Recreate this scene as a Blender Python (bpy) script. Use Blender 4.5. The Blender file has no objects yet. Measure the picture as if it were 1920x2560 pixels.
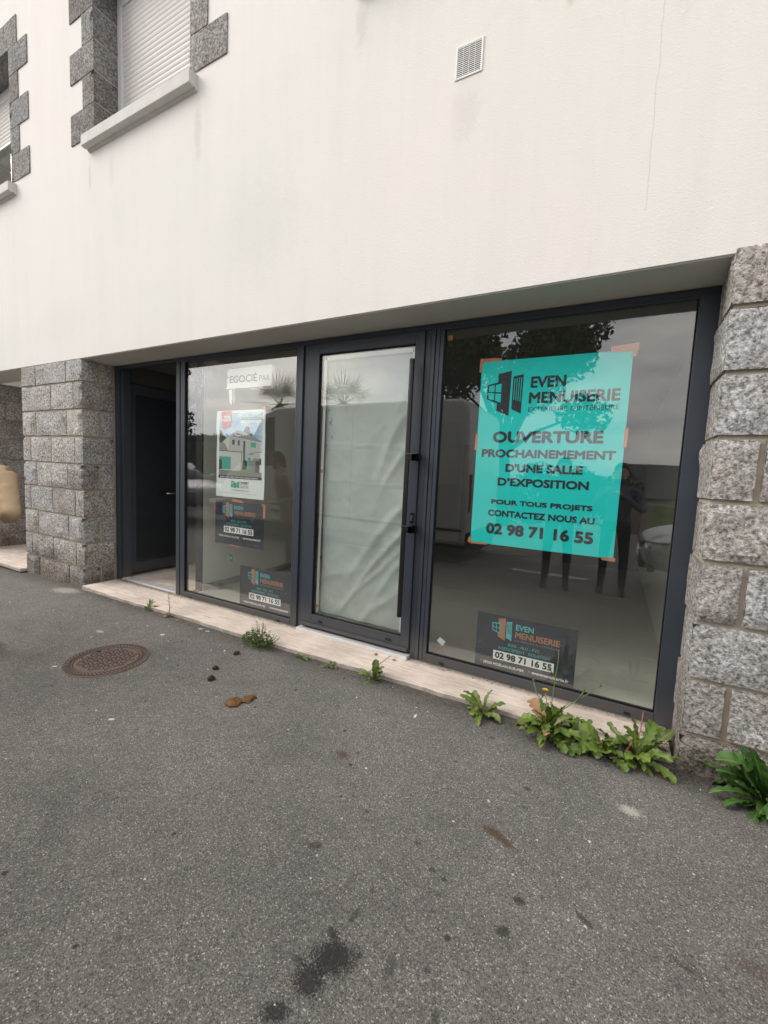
import bpy, bmesh, math, random
import numpy as np
from mathutils import Vector, Matrix, Euler
R = math.radians
sc = bpy.context.scene
C = sc.collection
random.seed(7)

# ------------------------------------------------------------------ camera
CAMZ = 1.41
def cam_axes(yaw, pit, roll):
    cy, sy = math.cos(yaw), math.sin(yaw)
    fwd = Vector((-sy*math.cos(pit), cy*math.cos(pit), math.sin(pit)))
    r0 = Vector((cy, sy, 0)); u0 = r0.cross(fwd)
    r = math.cos(roll)*r0 + math.sin(roll)*u0
    u = -math.sin(roll)*r0 + math.cos(roll)*u0
    return r, u, fwd
cd = bpy.data.cameras.new('camera'); cam = bpy.data.objects.new('camera', cd); C.objects.link(cam)
_r, _u, _f = cam_axes(R(28.3236), R(-5.2453), R(2.7177))
cam.matrix_world = Matrix(((_r.x, _u.x, -_f.x, 0), (_r.y, _u.y, -_f.y, 0), (_r.z, _u.z, -_f.z, CAMZ), (0, 0, 0, 1)))
cd.sensor_fit = 'HORIZONTAL'; cd.sensor_width = 36; cd.lens = 1060.717/1920*36
cd.clip_start = 0.02; cd.clip_end = 600
sc.camera = cam
sc.render.resolution_x, sc.render.resolution_y = 768, 1024

# ------------------------------------------------------------------ sky and sun (overcast)
SUN = Vector((-0.72, -0.45, 0.62)).normalized()
wd = bpy.data.worlds.new('World'); sc.world = wd; wd.use_nodes = True
nt = wd.node_tree; nt.nodes.clear()
def N(tree, typ, **k):
    n = tree.nodes.new(typ)
    for a, b in k.items():
        if a == 'i':
            for kk, vv in b.items(): n.inputs[kk].default_value = vv
        else: setattr(n, a, b)
    return n
out = N(nt, 'ShaderNodeOutputWorld'); bg = N(nt, 'ShaderNodeBackground'); bg.inputs['Strength'].default_value = 0.1
sky = N(nt, 'ShaderNodeTexSky', sky_type='NISHITA', sun_disc=False)
sky.sun_elevation = math.asin(SUN.z); sky.sun_rotation = math.atan2(SUN.x, SUN.y)
tc = N(nt, 'ShaderNodeTexCoord'); mp = N(nt, 'ShaderNodeMapping'); mp.inputs['Scale'].default_value = (1, 1, 2.6)
nz = N(nt, 'ShaderNodeTexNoise', i={'Scale': 2.3, 'Detail': 4.0, 'Roughness': 0.55, 'Distortion': 0.0})
cr = N(nt, 'ShaderNodeValToRGB')
e = cr.color_ramp.elements
e[0].position = 0.36; e[0].color = (9.6, 9.6, 10.4, 1)
e[1].position = 0.66; e[1].color = (22.5, 21.2, 19.2, 1)
m = cr.color_ramp.elements.new(0.5); m.color = (13.4, 13.2, 13.5, 1)
mix = N(nt, 'ShaderNodeMix', data_type='RGBA'); mix.inputs[0].default_value = 0.9
L = nt.links.new
L(tc.outputs['Generated'], mp.inputs[0]); L(mp.outputs[0], nz.inputs['Vector']); L(nz.outputs['Fac'], cr.inputs[0])
# thin cloud glows around the hidden sun
dt_ = N(nt, 'ShaderNodeVectorMath', operation='DOT_PRODUCT'); dt_.inputs[1].default_value = SUN; L(tc.outputs['Generated'], dt_.inputs[0])
mx_ = N(nt, 'ShaderNodeMath', operation='MAXIMUM'); mx_.inputs[1].default_value = 0.0; L(dt_.outputs['Value'], mx_.inputs[0])
pw_ = N(nt, 'ShaderNodeMath', operation='POWER'); pw_.inputs[1].default_value = 5.0; L(mx_.outputs[0], pw_.inputs[0])
ma_ = N(nt, 'ShaderNodeMath', operation='MULTIPLY_ADD'); ma_.inputs[1].default_value = 1.5; ma_.inputs[2].default_value = 0.86; L(pw_.outputs[0], ma_.inputs[0])
gv_ = N(nt, 'ShaderNodeVectorMath', operation='SCALE'); L(cr.outputs[0], gv_.inputs[0]); L(ma_.outputs[0], gv_.inputs['Scale'])
L(sky.outputs[0], mix.inputs[6]); L(gv_.outputs[0], mix.inputs[7]); L(mix.outputs[2], bg.inputs['Color']); L(bg.outputs[0], out.inputs[0])
sd = bpy.data.lights.new('sun', 'SUN'); sd.energy = 1.5; sd.angle = R(32); sd.color = (1.0, 0.95, 0.88)
sun = bpy.data.objects.new('sun', sd); C.objects.link(sun)
sun.rotation_euler = (-SUN).to_track_quat('-Z', 'Y').to_euler(); sun.location = (-6, -8, 14)

vs = sc.view_settings
vs.view_transform = 'Standard'; vs.look = 'None'; vs.gamma = 1.0; vs.exposure = 0.1; vs.use_curve_mapping = False
sc.render.engine = 'CYCLES'
sc.cycles.use_denoising = True
try: sc.cycles.denoiser = 'OPENIMAGEDENOISE'
except Exception: pass
sc.cycles.max_bounces = 5; sc.cycles.transparent_max_bounces = 10; sc.cycles.diffuse_bounces = 3
sc.cycles.glossy_bounces = 3; sc.cycles.caustics_reflective = False; sc.cycles.caustics_refractive = False

# ------------------------------------------------------------------ helpers
OFF = {}
def woff(o): return OFF.get(o.name, Vector((0, 0, 0))) if o is not None else Vector((0, 0, 0))
def tag(o, label=None, cat=None, group=None, kind=None):
    if label: o['label'] = label
    if cat: o['category'] = cat
    if group: o['group'] = group
    if kind: o['kind'] = kind
    return o
def empty(name, loc, rz=0.0, label=None, cat=None, group=None):
    o = bpy.data.objects.new(name, None); C.objects.link(o); o.location = loc; o.rotation_euler = (0, 0, rz)
    o.empty_display_size = 0.1; OFF[o.name] = Vector(loc)
    return tag(o, label, cat, group)
def link_mesh(name, me, mat, parent=None, loc=None, local=False):
    o = bpy.data.objects.new(name, me); C.objects.link(o)
    if mat is not None and len(me.materials) == 0:
        for mm in (mat if isinstance(mat, (list, tuple)) else [mat]): me.materials.append(mm)
    if parent is not None: o.parent = parent
    if loc is not None: o.location = Vector(loc) - (Vector((0, 0, 0)) if local else woff(parent))
    elif not local and parent is not None: o.location = -woff(parent)
    OFF[o.name] = Vector(loc) if loc is not None else Vector((0, 0, 0))
    return o
class MB:
    def __init__(s): s.v = []; s.f = []; s.m = []
    def face(s, idx, m=0): s.f.append(tuple(idx)); s.m.append(m)
    def poly(s, pts, m=0):
        b = len(s.v); s.v += [tuple(p) for p in pts]; s.face(range(b, b+len(pts)), m); return s
    def box(s, x0, x1, y0, y1, z0, z1, m=0):
        b = len(s.v)
        s.v += [(x0, y0, z0), (x1, y0, z0), (x1, y1, z0), (x0, y1, z0), (x0, y0, z1), (x1, y0, z1), (x1, y1, z1), (x0, y1, z1)]
        for q in ((0, 3, 2, 1), (4, 5, 6, 7), (0, 1, 5, 4), (1, 2, 6, 5), (2, 3, 7, 6), (3, 0, 4, 7)): s.face([b+i for i in q], m)
        return s
    def prism(s, poly, a0, a1, axis='y', m=0):
        # poly in the plane across the axis: y -> (x,z), x -> (y,z), z -> (x,y)
        n = len(poly); b = len(s.v)
        for a in (a0, a1):
            for p, q in poly:
                s.v.append({'y': (p, a, q), 'x': (a, p, q), 'z': (p, q, a)}[axis])
        s.face(range(b, b+n), m); s.face(range(b+2*n-1, b+n-1, -1), m)
        for i in range(n):
            j = (i+1) % n; s.face((b+i, b+n+i, b+n+j, b+j), m)
        return s
    def loft(s, rings, cap=True, m=0):
        n = len(rings[0]); b = len(s.v)
        for rg in rings: s.v += [tuple(p) for p in rg]
        for k in range(len(rings)-1):
            for i in range(n):
                j = (i+1) % n; s.face((b+k*n+i, b+k*n+j, b+(k+1)*n+j, b+(k+1)*n+i), m)
        if cap:
            s.face(range(b+n-1, b-1, -1), m); e0 = b+(len(rings)-1)*n; s.face(range(e0, e0+n), m)
        return s
    def tube(s, pts, rad, n=8, m=0):
        pts = [Vector(p) for p in pts]
        if not isinstance(rad, (list, tuple)): rad = [rad]*len(pts)
        rings = []; ref = None
        for k, p in enumerate(pts):
            d = (pts[min(k+1, len(pts)-1)] - pts[max(k-1, 0)]).normalized()
            if ref is None or abs(ref.dot(d)) > 0.97: ref = Vector((0, 0, 1)) if abs(d.z) < 0.9 else Vector((1, 0, 0))
            a = d.cross(ref).normalized(); c = d.cross(a).normalized()
            rx, ry = rad[k] if isinstance(rad[k], (list, tuple)) else (rad[k], rad[k])
            rings.append([p + a*(rx*math.cos(2*math.pi*i/n)) + c*(ry*math.sin(2*math.pi*i/n)) for i in range(n)])
        return s.loft(rings, True, m)
    def disc_stack(s, prof, c, n=32, axis='z', m=0):
        # lathe: profile of (radius, height)
        rings = []
        for r_, h in prof:
            rg = []
            for i in range(n):
                a = 2*math.pi*i/n; p, q = r_*math.cos(a), r_*math.sin(a)
                rg.append({'z': (c[0]+p, c[1]+q, c[2]+h), 'y': (c[0]+p, c[1]+h, c[2]+q), 'x': (c[0]+h, c[1]+p, c[2]+q)}[axis])
            rings.append(rg)
        return s.loft(rings, True, m)
    def mesh(s, name, smooth=False):
        me = bpy.data.meshes.new(name); me.from_pydata(s.v, [], s.f)
        if any(s.m): me.polygons.foreach_set('material_index', s.m)
        if smooth: me.polygons.foreach_set('use_smooth', [True]*len(me.polygons))
        me.validate(); me.update(); return me
    def build(s, name, mat, parent=None, smooth=False, bevel=0.0, seg=2, local=False):
        o = link_mesh(name, s.mesh(name, smooth), mat, parent, local=local)
        bm = bmesh.new(); bm.from_mesh(o.data); bmesh.ops.recalc_face_normals(bm, faces=bm.faces); bm.to_mesh(o.data); bm.free()
        if bevel:
            b = o.modifiers.new('bevel', 'BEVEL'); b.width = bevel; b.segments = seg; b.limit_method = 'ANGLE'; b.angle_limit = R(35)
        return o
def np_mesh(name, V, F, smooth=False):
    V = np.asarray(V, dtype=np.float32); F = np.asarray(F, dtype=np.int32); k = F.shape[1]
    me = bpy.data.meshes.new(name); me.vertices.add(len(V)); me.vertices.foreach_set('co', V.ravel())
    me.loops.add(F.size); me.loops.foreach_set('vertex_index', F.ravel())
    me.polygons.add(len(F)); me.polygons.foreach_set('loop_start', np.arange(0, F.size, k, dtype=np.int32))
    if smooth: me.polygons.foreach_set('use_smooth', np.ones(len(F), dtype=bool))
    me.update(calc_edges=True); return me

# value noise for geometry
_rs = np.random.RandomState(3); _P = _rs.rand(64, 64, 64)
def vnoise(x, y, z):
    xi, yi, zi = math.floor(x), math.floor(y), math.floor(z); fx, fy, fz = x-xi, y-yi, z-zi
    fx, fy, fz = (t*t*(3-2*t) for t in (fx, fy, fz)); s = 0.0
    for a in (0, 1):
        for b in (0, 1):
            for c in (0, 1):
                s += _P[(xi+a) % 64, (yi+b) % 64, (zi+c) % 64]*(fx if a else 1-fx)*(fy if b else 1-fy)*(fz if c else 1-fz)
    return s*2-1
def fbm(x, y, z, o=3):
    s = 0; a = 1
    for k in range(o): s += a*vnoise(x*2**k+k*7.3, y*2**k, z*2**k); a *= .5
    return s

# ------------------------------------------------------------------ materials
class MT:
    def __init__(s, name):
        s.mat = bpy.data.materials.new(name); s.mat.use_nodes = True; s.t = s.mat.node_tree
        s.b = s.t.nodes['Principled BSDF']; s.o = s.t.nodes['Material Output']; s._obj = None
    def n(s, typ, **k): return N(s.t, typ, **k)
    def l(s, a, b): s.t.links.new(a, b)
    def co(s, kind='Object', scale=(1, 1, 1), rot=(0, 0, 0), loc=(0, 0, 0)):
        if s._obj is None: s._obj = s.n('ShaderNodeTexCoord')
        if kind == 'World':
            g = s.n('ShaderNodeNewGeometry'); src = g.outputs['Position']
        else: src = s._obj.outputs[kind]
        m_ = s.n('ShaderNodeMapping'); m_.inputs['Scale'].default_value = scale; m_.inputs['Rotation'].default_value = rot; m_.inputs['Location'].default_value = loc
        s.l(src, m_.inputs[0]); return m_.outputs[0]
    def noise(s, vec, scale, detail=3, rough=.5, dist=0.0):
        q = s.n('ShaderNodeTexNoise', i={'Scale': scale, 'Detail': detail, 'Roughness': rough, 'Distortion': dist}); s.l(vec, q.inputs['Vector']); return q.outputs['Fac']
    def vor(s, vec, scale, out='Color', feature='F1', rnd=1.0):
        q = s.n('ShaderNodeTexVoronoi', feature=feature, i={'Scale': scale, 'Randomness': rnd}); s.l(vec, q.inputs['Vector']); return q.outputs[out]
    def ramp(s, fac, stops, interp='LINEAR'):
        q = s.n('ShaderNodeValToRGB'); s.l(fac, q.inputs[0]); el = q.color_ramp.elements; q.color_ramp.interpolation = interp
        while len(el) < len(stops): el.new(0.5)
        for e_, (p, c) in zip(el, stops):
            e_.position = p; e_.color = (c, c, c, 1) if isinstance(c, (int, float)) else (*c, 1)
        return q.outputs[0]
    def mixc(s, fac, a, b, mode='MIX'):
        q = s.n('ShaderNodeMix', data_type='RGBA', blend_type=mode)
        for sock, val in ((q.inputs[0], fac), (q.inputs[6], a), (q.inputs[7], b)):
            if isinstance(val, (int, float)): sock.default_value = val if sock.type == 'VALUE' else (val, val, val, 1)
            elif isinstance(val, tuple): sock.default_value = (*val, 1)
            else: s.l(val, sock)
        return q.outputs[2]
    def math(s, op, a, b=None, clamp=False):
        q = s.n('ShaderNodeMath', operation=op, use_clamp=clamp)
        for i, val in enumerate((a, b)):
            if val is None: continue
            if isinstance(val, (int, float)): q.inputs[i].default_value = val
            else: s.l(val, q.inputs[i])
        return q.outputs[0]
    def rnd(s): return s.n('ShaderNodeObjectInfo').outputs['Random']
    def sep(s, vec):
        q = s.n('ShaderNodeSeparateXYZ'); s.l(vec, q.inputs[0]); return q.outputs
    def bump(s, h, strength=.3, dist=.01, prev=None):
        q = s.n('ShaderNodeBump', i={'Strength': strength, 'Distance': dist}); s.l(h, q.inputs['Height'])
        if prev is not None: s.l(prev, q.inputs['Normal'])
        return q.outputs[0]
    def done(s, col=None, rough=.6, nrm=None, metal=0.0, spec=.5, **k):
        b = s.b
        if col is not None:
            if isinstance(col, tuple): b.inputs['Base Color'].default_value = (*col, 1)
            else: s.l(col, b.inputs['Base Color'])
        if isinstance(rough, (int, float)): b.inputs['Roughness'].default_value = rough
        else: s.l(rough, b.inputs['Roughness'])
        b.inputs['Metallic'].default_value = metal; b.inputs['Specular IOR Level'].default_value = spec
        if nrm is not None: s.l(nrm, b.inputs['Normal'])
        for kk, vv in k.items(): b.inputs[kk.replace('_', ' ')].default_value = vv
        return s.mat
def simple(name, col, rough=.6, metal=0.0, var=.12, scale=14.0, spec=.5, bump=0.0, bscale=60.0, **k):
    m_ = MT(name); v = m_.co('Object'); nz_ = m_.noise(v, scale, 4, .6)
    c = m_.mixc(nz_, tuple(x*(1-var) for x in col), tuple(min(1, x*(1+var)) for x in col))
    nb = m_.bump(m_.noise(v, bscale, 3), bump, .005) if bump else None
    return m_.done(c, rough, nb, metal, spec, **k)
def flat(name, col, rough=.55, spec=.3): return simple(name, col, rough, 0, .03, 9.0, spec)

# --- asphalt pavement with its stains
def asphalt(name, stains):
    m_ = MT(name); v = m_.co('World')
    cell = m_.sep(m_.vor(v, 260, 'Color'))
    c1 = m_.ramp(cell[0], [(0.0, (.028, .026, .024)), (.20, (.094, .089, .082)), (.55, (.166, .156, .144)), (.86, (.236, .222, .205)), (.955, (.36, .34, .315)), (1.0, (.72, .68, .63))])
    cell2 = m_.sep(m_.vor(v, 420, 'Color'))
    c2 = m_.ramp(cell2[1], [(0, (.080, .075, .069)), (.8, (.204, .191, .177)), (1.0, (.45, .42, .38))])
    c = m_.mixc(.36, c1, c2)
    big = m_.noise(v, 1.3, 5, .6); c = m_.mixc(1.0, c, m_.ramp(big, [(.28, (.74, .735, .74)), (.5, (.97, .965, .96)), (.72, (1.13, 1.115, 1.08))]), 'MULTIPLY')
    mid = m_.noise(v, 13, 4, .65); c = m_.mixc(1.0, c, m_.ramp(mid, [(.3, .88), (.7, 1.09)]), 'MULTIPLY')
    spot = m_.vor(v, 4.2, 'Distance'); sc_ = m_.noise(v, 30, 3)
    sp = m_.ramp(m_.math('ADD', spot, m_.math('MULTIPLY', sc_, .09)), [(.085, 1.0), (.115, 0.0)])
    pick = m_.ramp(m_.sep(m_.vor(v, 4.2, 'Color'))[2], [(.55, 0.0), (.6, .7)])
    c = m_.mixc(m_.math('MULTIPLY', sp, pick), c, m_.mixc(1.0, c, (.42, .40, .38), 'MULTIPLY'))
    sp2 = m_.ramp(m_.math('ADD', m_.vor(v, 10.0, 'Distance'), m_.math('MULTIPLY', sc_, .16)), [(.15, 1.0), (.20, 0.0)])
    pick2 = m_.ramp(m_.sep(m_.vor(v, 10.0, 'Color'))[1], [(.62, 0.0), (.86, .95)])
    c = m_.mixc(m_.math('MULTIPLY', sp2, pick2), c, m_.mixc(1.0, c, (.26, .25, .24), 'MULTIPLY'))
    # soil washed against the foot of the wall
    soil = m_.math('ADD', m_.sep(v)[1], m_.math('MULTIPLY', m_.math('SUBTRACT', mid, .5), .35))
    c = m_.mixc(m_.ramp(m_.math('SUBTRACT', soil, 2.0), [(.30, 0.0), (.52, .62)]), c, (.052, .044, .036))
    edge = m_.math('ADD', m_.math('SUBTRACT', m_.noise(v, 30, 5, .8), .5), m_.math('MULTIPLY', m_.math('SUBTRACT', m_.noise(v, 170, 1, .5), .5), 1.1))
    for (x, y, rx, ry, rot, col, st, rag) in stains:
        mp_ = m_.n('ShaderNodeMapping', vector_type='TEXTURE'); m_.l(v, mp_.inputs[0])
        mp_.inputs['Location'].default_value = (x, y, -.03); mp_.inputs['Rotation'].default_value = (0, 0, rot); mp_.inputs['Scale'].default_value = (rx, ry, 1)
        ln_ = m_.n('ShaderNodeVectorMath', operation='LENGTH'); m_.l(mp_.outputs[0], ln_.inputs[0])
        ma = m_.n('ShaderNodeMath', operation='MULTIPLY_ADD'); m_.l(edge, ma.inputs[0]); ma.inputs[1].default_value = rag*1.35; m_.l(ln_.outputs['Value'], ma.inputs[2])
        c = m_.mixc(m_.ramp(ma.outputs[0], [(.55, st*.92), (1.0, 0.0)]), c, col)
    h = m_.vor(v, 260, 'Distance')
    return m_.done(c, .82, m_.bump(h, .55, .004), spec=.35)
oil = (.016, .015, .014); brn = (.075, .045, .020)
STAINS = [(-.612, .958, .085, .060, .5, oil, .95, 1.0), (-.642, .878, .055, .048, 0, oil, .9, 1.0), (-.674, .775, .045, .030, .6, oil, .9, .9),
          (-.655, 1.01, .03, .02, 0, oil, .8, 1.0), (-.70, .90, .022, .015, 0, oil, .7, .9), (-.295, 1.650, .085, .026, -.35, brn, .9, 1.3),
          (-1.105, 1.723, .055, .032, -.2, brn, .75, 1.5), (-.168, 1.422, .024, .02, 0, oil, .8, .7), (-.193, 1.294, .026, .022, .7, oil, .8, .6),
          (-.894, 1.230, .03, .022, .4, oil, .55, .9), (.032, 1.469, .04, .012, -.5, oil, .7, .7), (-.458, 1.020, .018, .05, .2, oil, .5, .9),
          (-.627, 1.089, .012, .045, -.1, oil, .55, .5), (-.240, 1.988, .02, .018, 0, oil, .65, .5), (-.469, 1.372, .016, .014, 0, oil, .6, .4),
          (-.42, 1.36, .012, .01, 0, oil, .7, .4), (.489, 1.581, .06, .03, .4, brn, .5, 1.5), (.30, 1.48, .05, .014, -.4, oil, .5, .8), (.181, 2.096, .05, .035, 0, (.52, .50, .44), .8, 1.6),
          (-5.23, 2.384, .24, .10, .1, (.40, .37, .32), .8, .8), (-.36, 1.07, .012, .012, 0, oil, .6, .4), (-.30, .98, .012, .03, .3, oil, .5, .6),
          (-3.7, 1.93, .05, .025, 0, (.5, .47, .42), .7, .7), (-.9, 1.52, .012, .012, 0, oil, .5, .4), (-1.35, 1.35, .014, .012, 0, oil, .5, .4),
          (-.56, 1.45, .02, .013, 0, oil, .55, .6), (-2.2, 1.3, .03, .02, 0, (.3, .28, .25), .4, .8)]
M_ASPH = asphalt('asphalt', STAINS)
M_ROAD = simple('road_asphalt', (.075, .075, .078), .85, 0, .2, 30)

def granite(name, lo, hi, tint=(1, 1, 1), scale=95.0):
    m_ = MT(name); v = m_.co('World')
    T = lambda k: tuple(min(.95, k*t) for t in tint)
    g = m_.noise(v, scale, 5, .78)
    c = m_.ramp(g, [(.30, T(lo*.22)), (.41, T(lo*.8)), (.50, T((lo+hi)*.47)), (.58, T(hi)), (.68, T(hi*1.2))])
    a = m_.sep(m_.vor(v, scale*1.8, 'Color'))[0]; c = m_.mixc(.30, c, m_.ramp(a, [(0, T(lo*.2)), (.5, T((lo+hi)*.45)), (1, T(hi*1.2))]))
    w = m_.noise(v, 5.0, 4, .6); c = m_.mixc(1.0, c, m_.ramp(w, [(.32, (.80, .77, .73)), (.66, (1.06, 1.06, 1.07))]), 'MULTIPLY')
    c = m_.mixc(1.0, c, m_.ramp(m_.rnd(), [(0, (.74, .71, .69)), (.35, (1.0, .97, .93)), (.7, (.93, .94, .96)), (1, (1.14, 1.10, 1.04))]), 'MULTIPLY')
    # damp, dirty foot near the ground
    z = m_.sep(v)[2]; damp = m_.ramp(m_.math('ADD', z, m_.math('MULTIPLY', w, .5)), [(.28, (.55, .52, .48)), (.62, (1, 1, 1))])
    c = m_.mixc(1.0, c, damp, 'MULTIPLY')
    h = m_.math('ADD', m_.noise(v, 26, 5, .75), m_.math('MULTIPLY', g, .5))
    return m_.done(c, .9, m_.bump(h, 1.0, .034), spec=.25)
M_GRAN = granite('granite_rock_face', .26, .90, (1, .98, .95), 48)
M_GRAN2 = granite('granite_window_stone', .18, .56, (1, .985, .97), 50)
M_MORT = simple('mortar', (.46, .40, .315), .95, 0, .2, 25, .2, .5, 120)

def render_wall():
    m_ = MT('white_render'); v = m_.co('World')
    base = m_.noise(v, .55, 4, .55)
    c = m_.ramp(base, [(.3, (.725, .715, .665)), (.5, (.76, .738, .695)), (.72, (.775, .738, .71))])
    st = m_.noise(m_.co('World', (5.5, 1, .55)), 1.0, 5, .65); c = m_.mixc(1.0, c, m_.ramp(st, [(.28, (.965, .965, .955)), (.55, (1, 1, 1))]), 'MULTIPLY')
    st2 = m_.noise(m_.co('World', (26, 1, 1.6)), 1.0, 4, .6); pk = m_.noise(v, 1.1, 2)
    c = m_.mixc(m_.math('MULTIPLY', m_.ramp(st2, [(.66, 0.0), (.78, .13)]), m_.ramp(pk, [(.45, 0.0), (.6, 1.0)])), c, (.42, .41, .37))
    xyz = m_.sep(v)
    # hairline crack in the render
    cx = m_.math('SUBTRACT', m_.math('ADD', xyz[0], m_.math('MULTIPLY', m_.math('SUBTRACT', m_.noise(v, 4, 3), .5), .05)), .012)
    ln = m_.ramp(m_.math('ABSOLUTE', cx), [(.0005, .30), (.0028, 0.0)])
    zz = m_.ramp(m_.math('MULTIPLY', xyz[2], .2), [(.55, 0.0), (.56, 1.0), (.76, 1.0), (.86, .0)])
    c = m_.mixc(m_.math('MULTIPLY', ln, zz), c, (.30, .29, .27))
    # small mossy stains
    rg_ = m_.math('MULTIPLY', m_.math('SUBTRACT', m_.noise(v, 24, 3), .5), 1.2)
    for (x, z, rx, rz, col, k) in ((-.42, 3.96, .03, .09, (.50, .47, .30), .6), (.27, 3.72, .012, .09, (.52, .47, .38), .5), (.10, 4.05, .10, .45, (.55, .53, .42), .35), (-4.6, 4.25, .05, .2, (.56, .54, .49), .3), (-3.33, 4.2, .06, .3, (.5, .48, .44), .38), (-4.98, 4.3, .03, .18, (.52, .50, .46), .4), (-.96, 3.55, .10, .22, (.55, .54, .50), .3), (-2.6, 3.3, .5, .5, (.66, .65, .60), .35), (-5.6, 2.9, .8, .3, (.66, .65, .60), .3), (-1.72, 4.35, .06, .2, (.5, .48, .44), .35)):
        a = m_.math('DIVIDE', m_.math('SUBTRACT', xyz[0], x), rx); b = m_.math('DIVIDE', m_.math('SUBTRACT', xyz[2], z), rz)
        d = m_.math('ADD', m_.math('SQRT', m_.math('ADD', m_.math('MULTIPLY', a, a), m_.math('MULTIPLY', b, b))), rg_)
        c = m_.mixc(m_.ramp(d, [(.3, k), (1.0, 0.0)]), c, col)
    nrm = m_.bump(m_.noise(v, 125, 4, .72), .6, .005)
    return m_.done(c, .9, nrm, spec=.2)
M_WALL = render_wall()
M_SOFF = simple('painted_soffit', (.66, .64, .585), .85, 0, .08, 3, .2, .12, 70)
def travertine(name='travertine', dirt=.85):
    m_ = MT(name); v = m_.co('World', (.9, 9, 9)); w = m_.co('World')
    a = m_.noise(v, 6, 6, .65, .3); c = m_.ramp(a, [(.28, (.50, .405, .33)), (.46, (.70, .60, .52)), (.7, (.82, .74, .665))])
    p = m_.noise(m_.co('World', (1, 3, 3)), 70, 3, .6); c = m_.mixc(m_.ramp(p, [(.60, 0.0), (.70, .55)]), c, (.34, .27, .21))
    d = m_.noise(w, 3, 4, .6); c = m_.mixc(1.0, c, m_.ramp(d, [(.35, (.80, .79, .78)), (.62, (1.04, 1.03, 1.02))]), 'MULTIPLY')
    y = m_.math('ADD', m_.sep(w)[1], m_.math('MULTIPLY', m_.math('SUBTRACT', m_.noise(w, 30, 4, .7), .5), .10))
    c = m_.mixc(m_.ramp(m_.math('SUBTRACT', y, 2.0), [(.835, 0.0), (.90, dirt)]), c, (.11, .095, .08))
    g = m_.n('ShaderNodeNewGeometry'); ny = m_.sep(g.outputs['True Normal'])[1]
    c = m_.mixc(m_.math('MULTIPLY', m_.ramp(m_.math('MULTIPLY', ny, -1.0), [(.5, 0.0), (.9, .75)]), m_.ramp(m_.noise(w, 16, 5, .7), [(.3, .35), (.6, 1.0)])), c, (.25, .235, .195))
    return m_.done(c, .7, m_.bump(p, .25, .003), spec=.3)
M_TRAV = travertine(); M_TRAV2 = travertine('clean_travertine', 0.0)
def aluminium(name, col, rough):
    m_ = MT(name); v = m_.co('World'); d = m_.noise(v, 3.5, 5, .65)
    c = m_.mixc(m_.ramp(d, [(.35, 0.0), (.75, .5)]), col, tuple(x*1.35+.006 for x in col))
    s = m_.vor(v, 70, 'Distance'); c = m_.mixc(m_.ramp(s, [(.03, .35), (.06, 0.0)]), c, (.30, .30, .29))
    z = m_.sep(v)[2]; c = m_.mixc(m_.ramp(m_.math('ADD', z, m_.math('MULTIPLY', d, .25)), [(.10, .55), (.35, 0.0)]), c, (.13, .115, .10))
    return m_.done(c, rough, m_.bump(m_.noise(v, 900, 1), .05, .001), spec=.45)
M_FRAME = aluminium('anthracite_aluminium', (.034, .042, .055), .45)
M_DOOR = aluminium('dark_door_panel', (.010, .013, .018), .5)
M_GROOVE = flat('black_gasket', (.006, .006, .007), .6)
M_BLACK = simple('black_metal', (.010, .010, .011), .30, .0, .2, 20, .5)
M_STEEL = simple('brushed_steel', (.55, .55, .54), .3, .9, .1, 40)
M_THRESH = simple('silver_threshold', (.74, .74, .73), .38, .35, .12, 12)
M_PVC = simple('white_pvc', (.68, .67, .65), .45, 0, .06, 6)
M_SHUT = simple('white_shutter', (.60, .57, .55), .5, 0, .08, 5)
M_SILL = simple('concrete_sill', (.60, .585, .55), .85, 0, .16, 9, .25, .2, 90)
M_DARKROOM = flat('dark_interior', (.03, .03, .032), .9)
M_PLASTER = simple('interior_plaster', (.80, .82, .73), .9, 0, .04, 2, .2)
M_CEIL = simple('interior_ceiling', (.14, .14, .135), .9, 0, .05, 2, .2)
M_PLASTD = simple('dark_inner_wall', (.12, .12, .115), .9, 0, .05, 2, .2)  # darker tone than the plaster, for the passage and back walls
M_TILE = simple('grey_floor_tile', (.56, .565, .49), .45, 0, .10, 3.5, .4)
M_GROUT = flat('tile_grout', (.17, .17, .155), .9)
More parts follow.
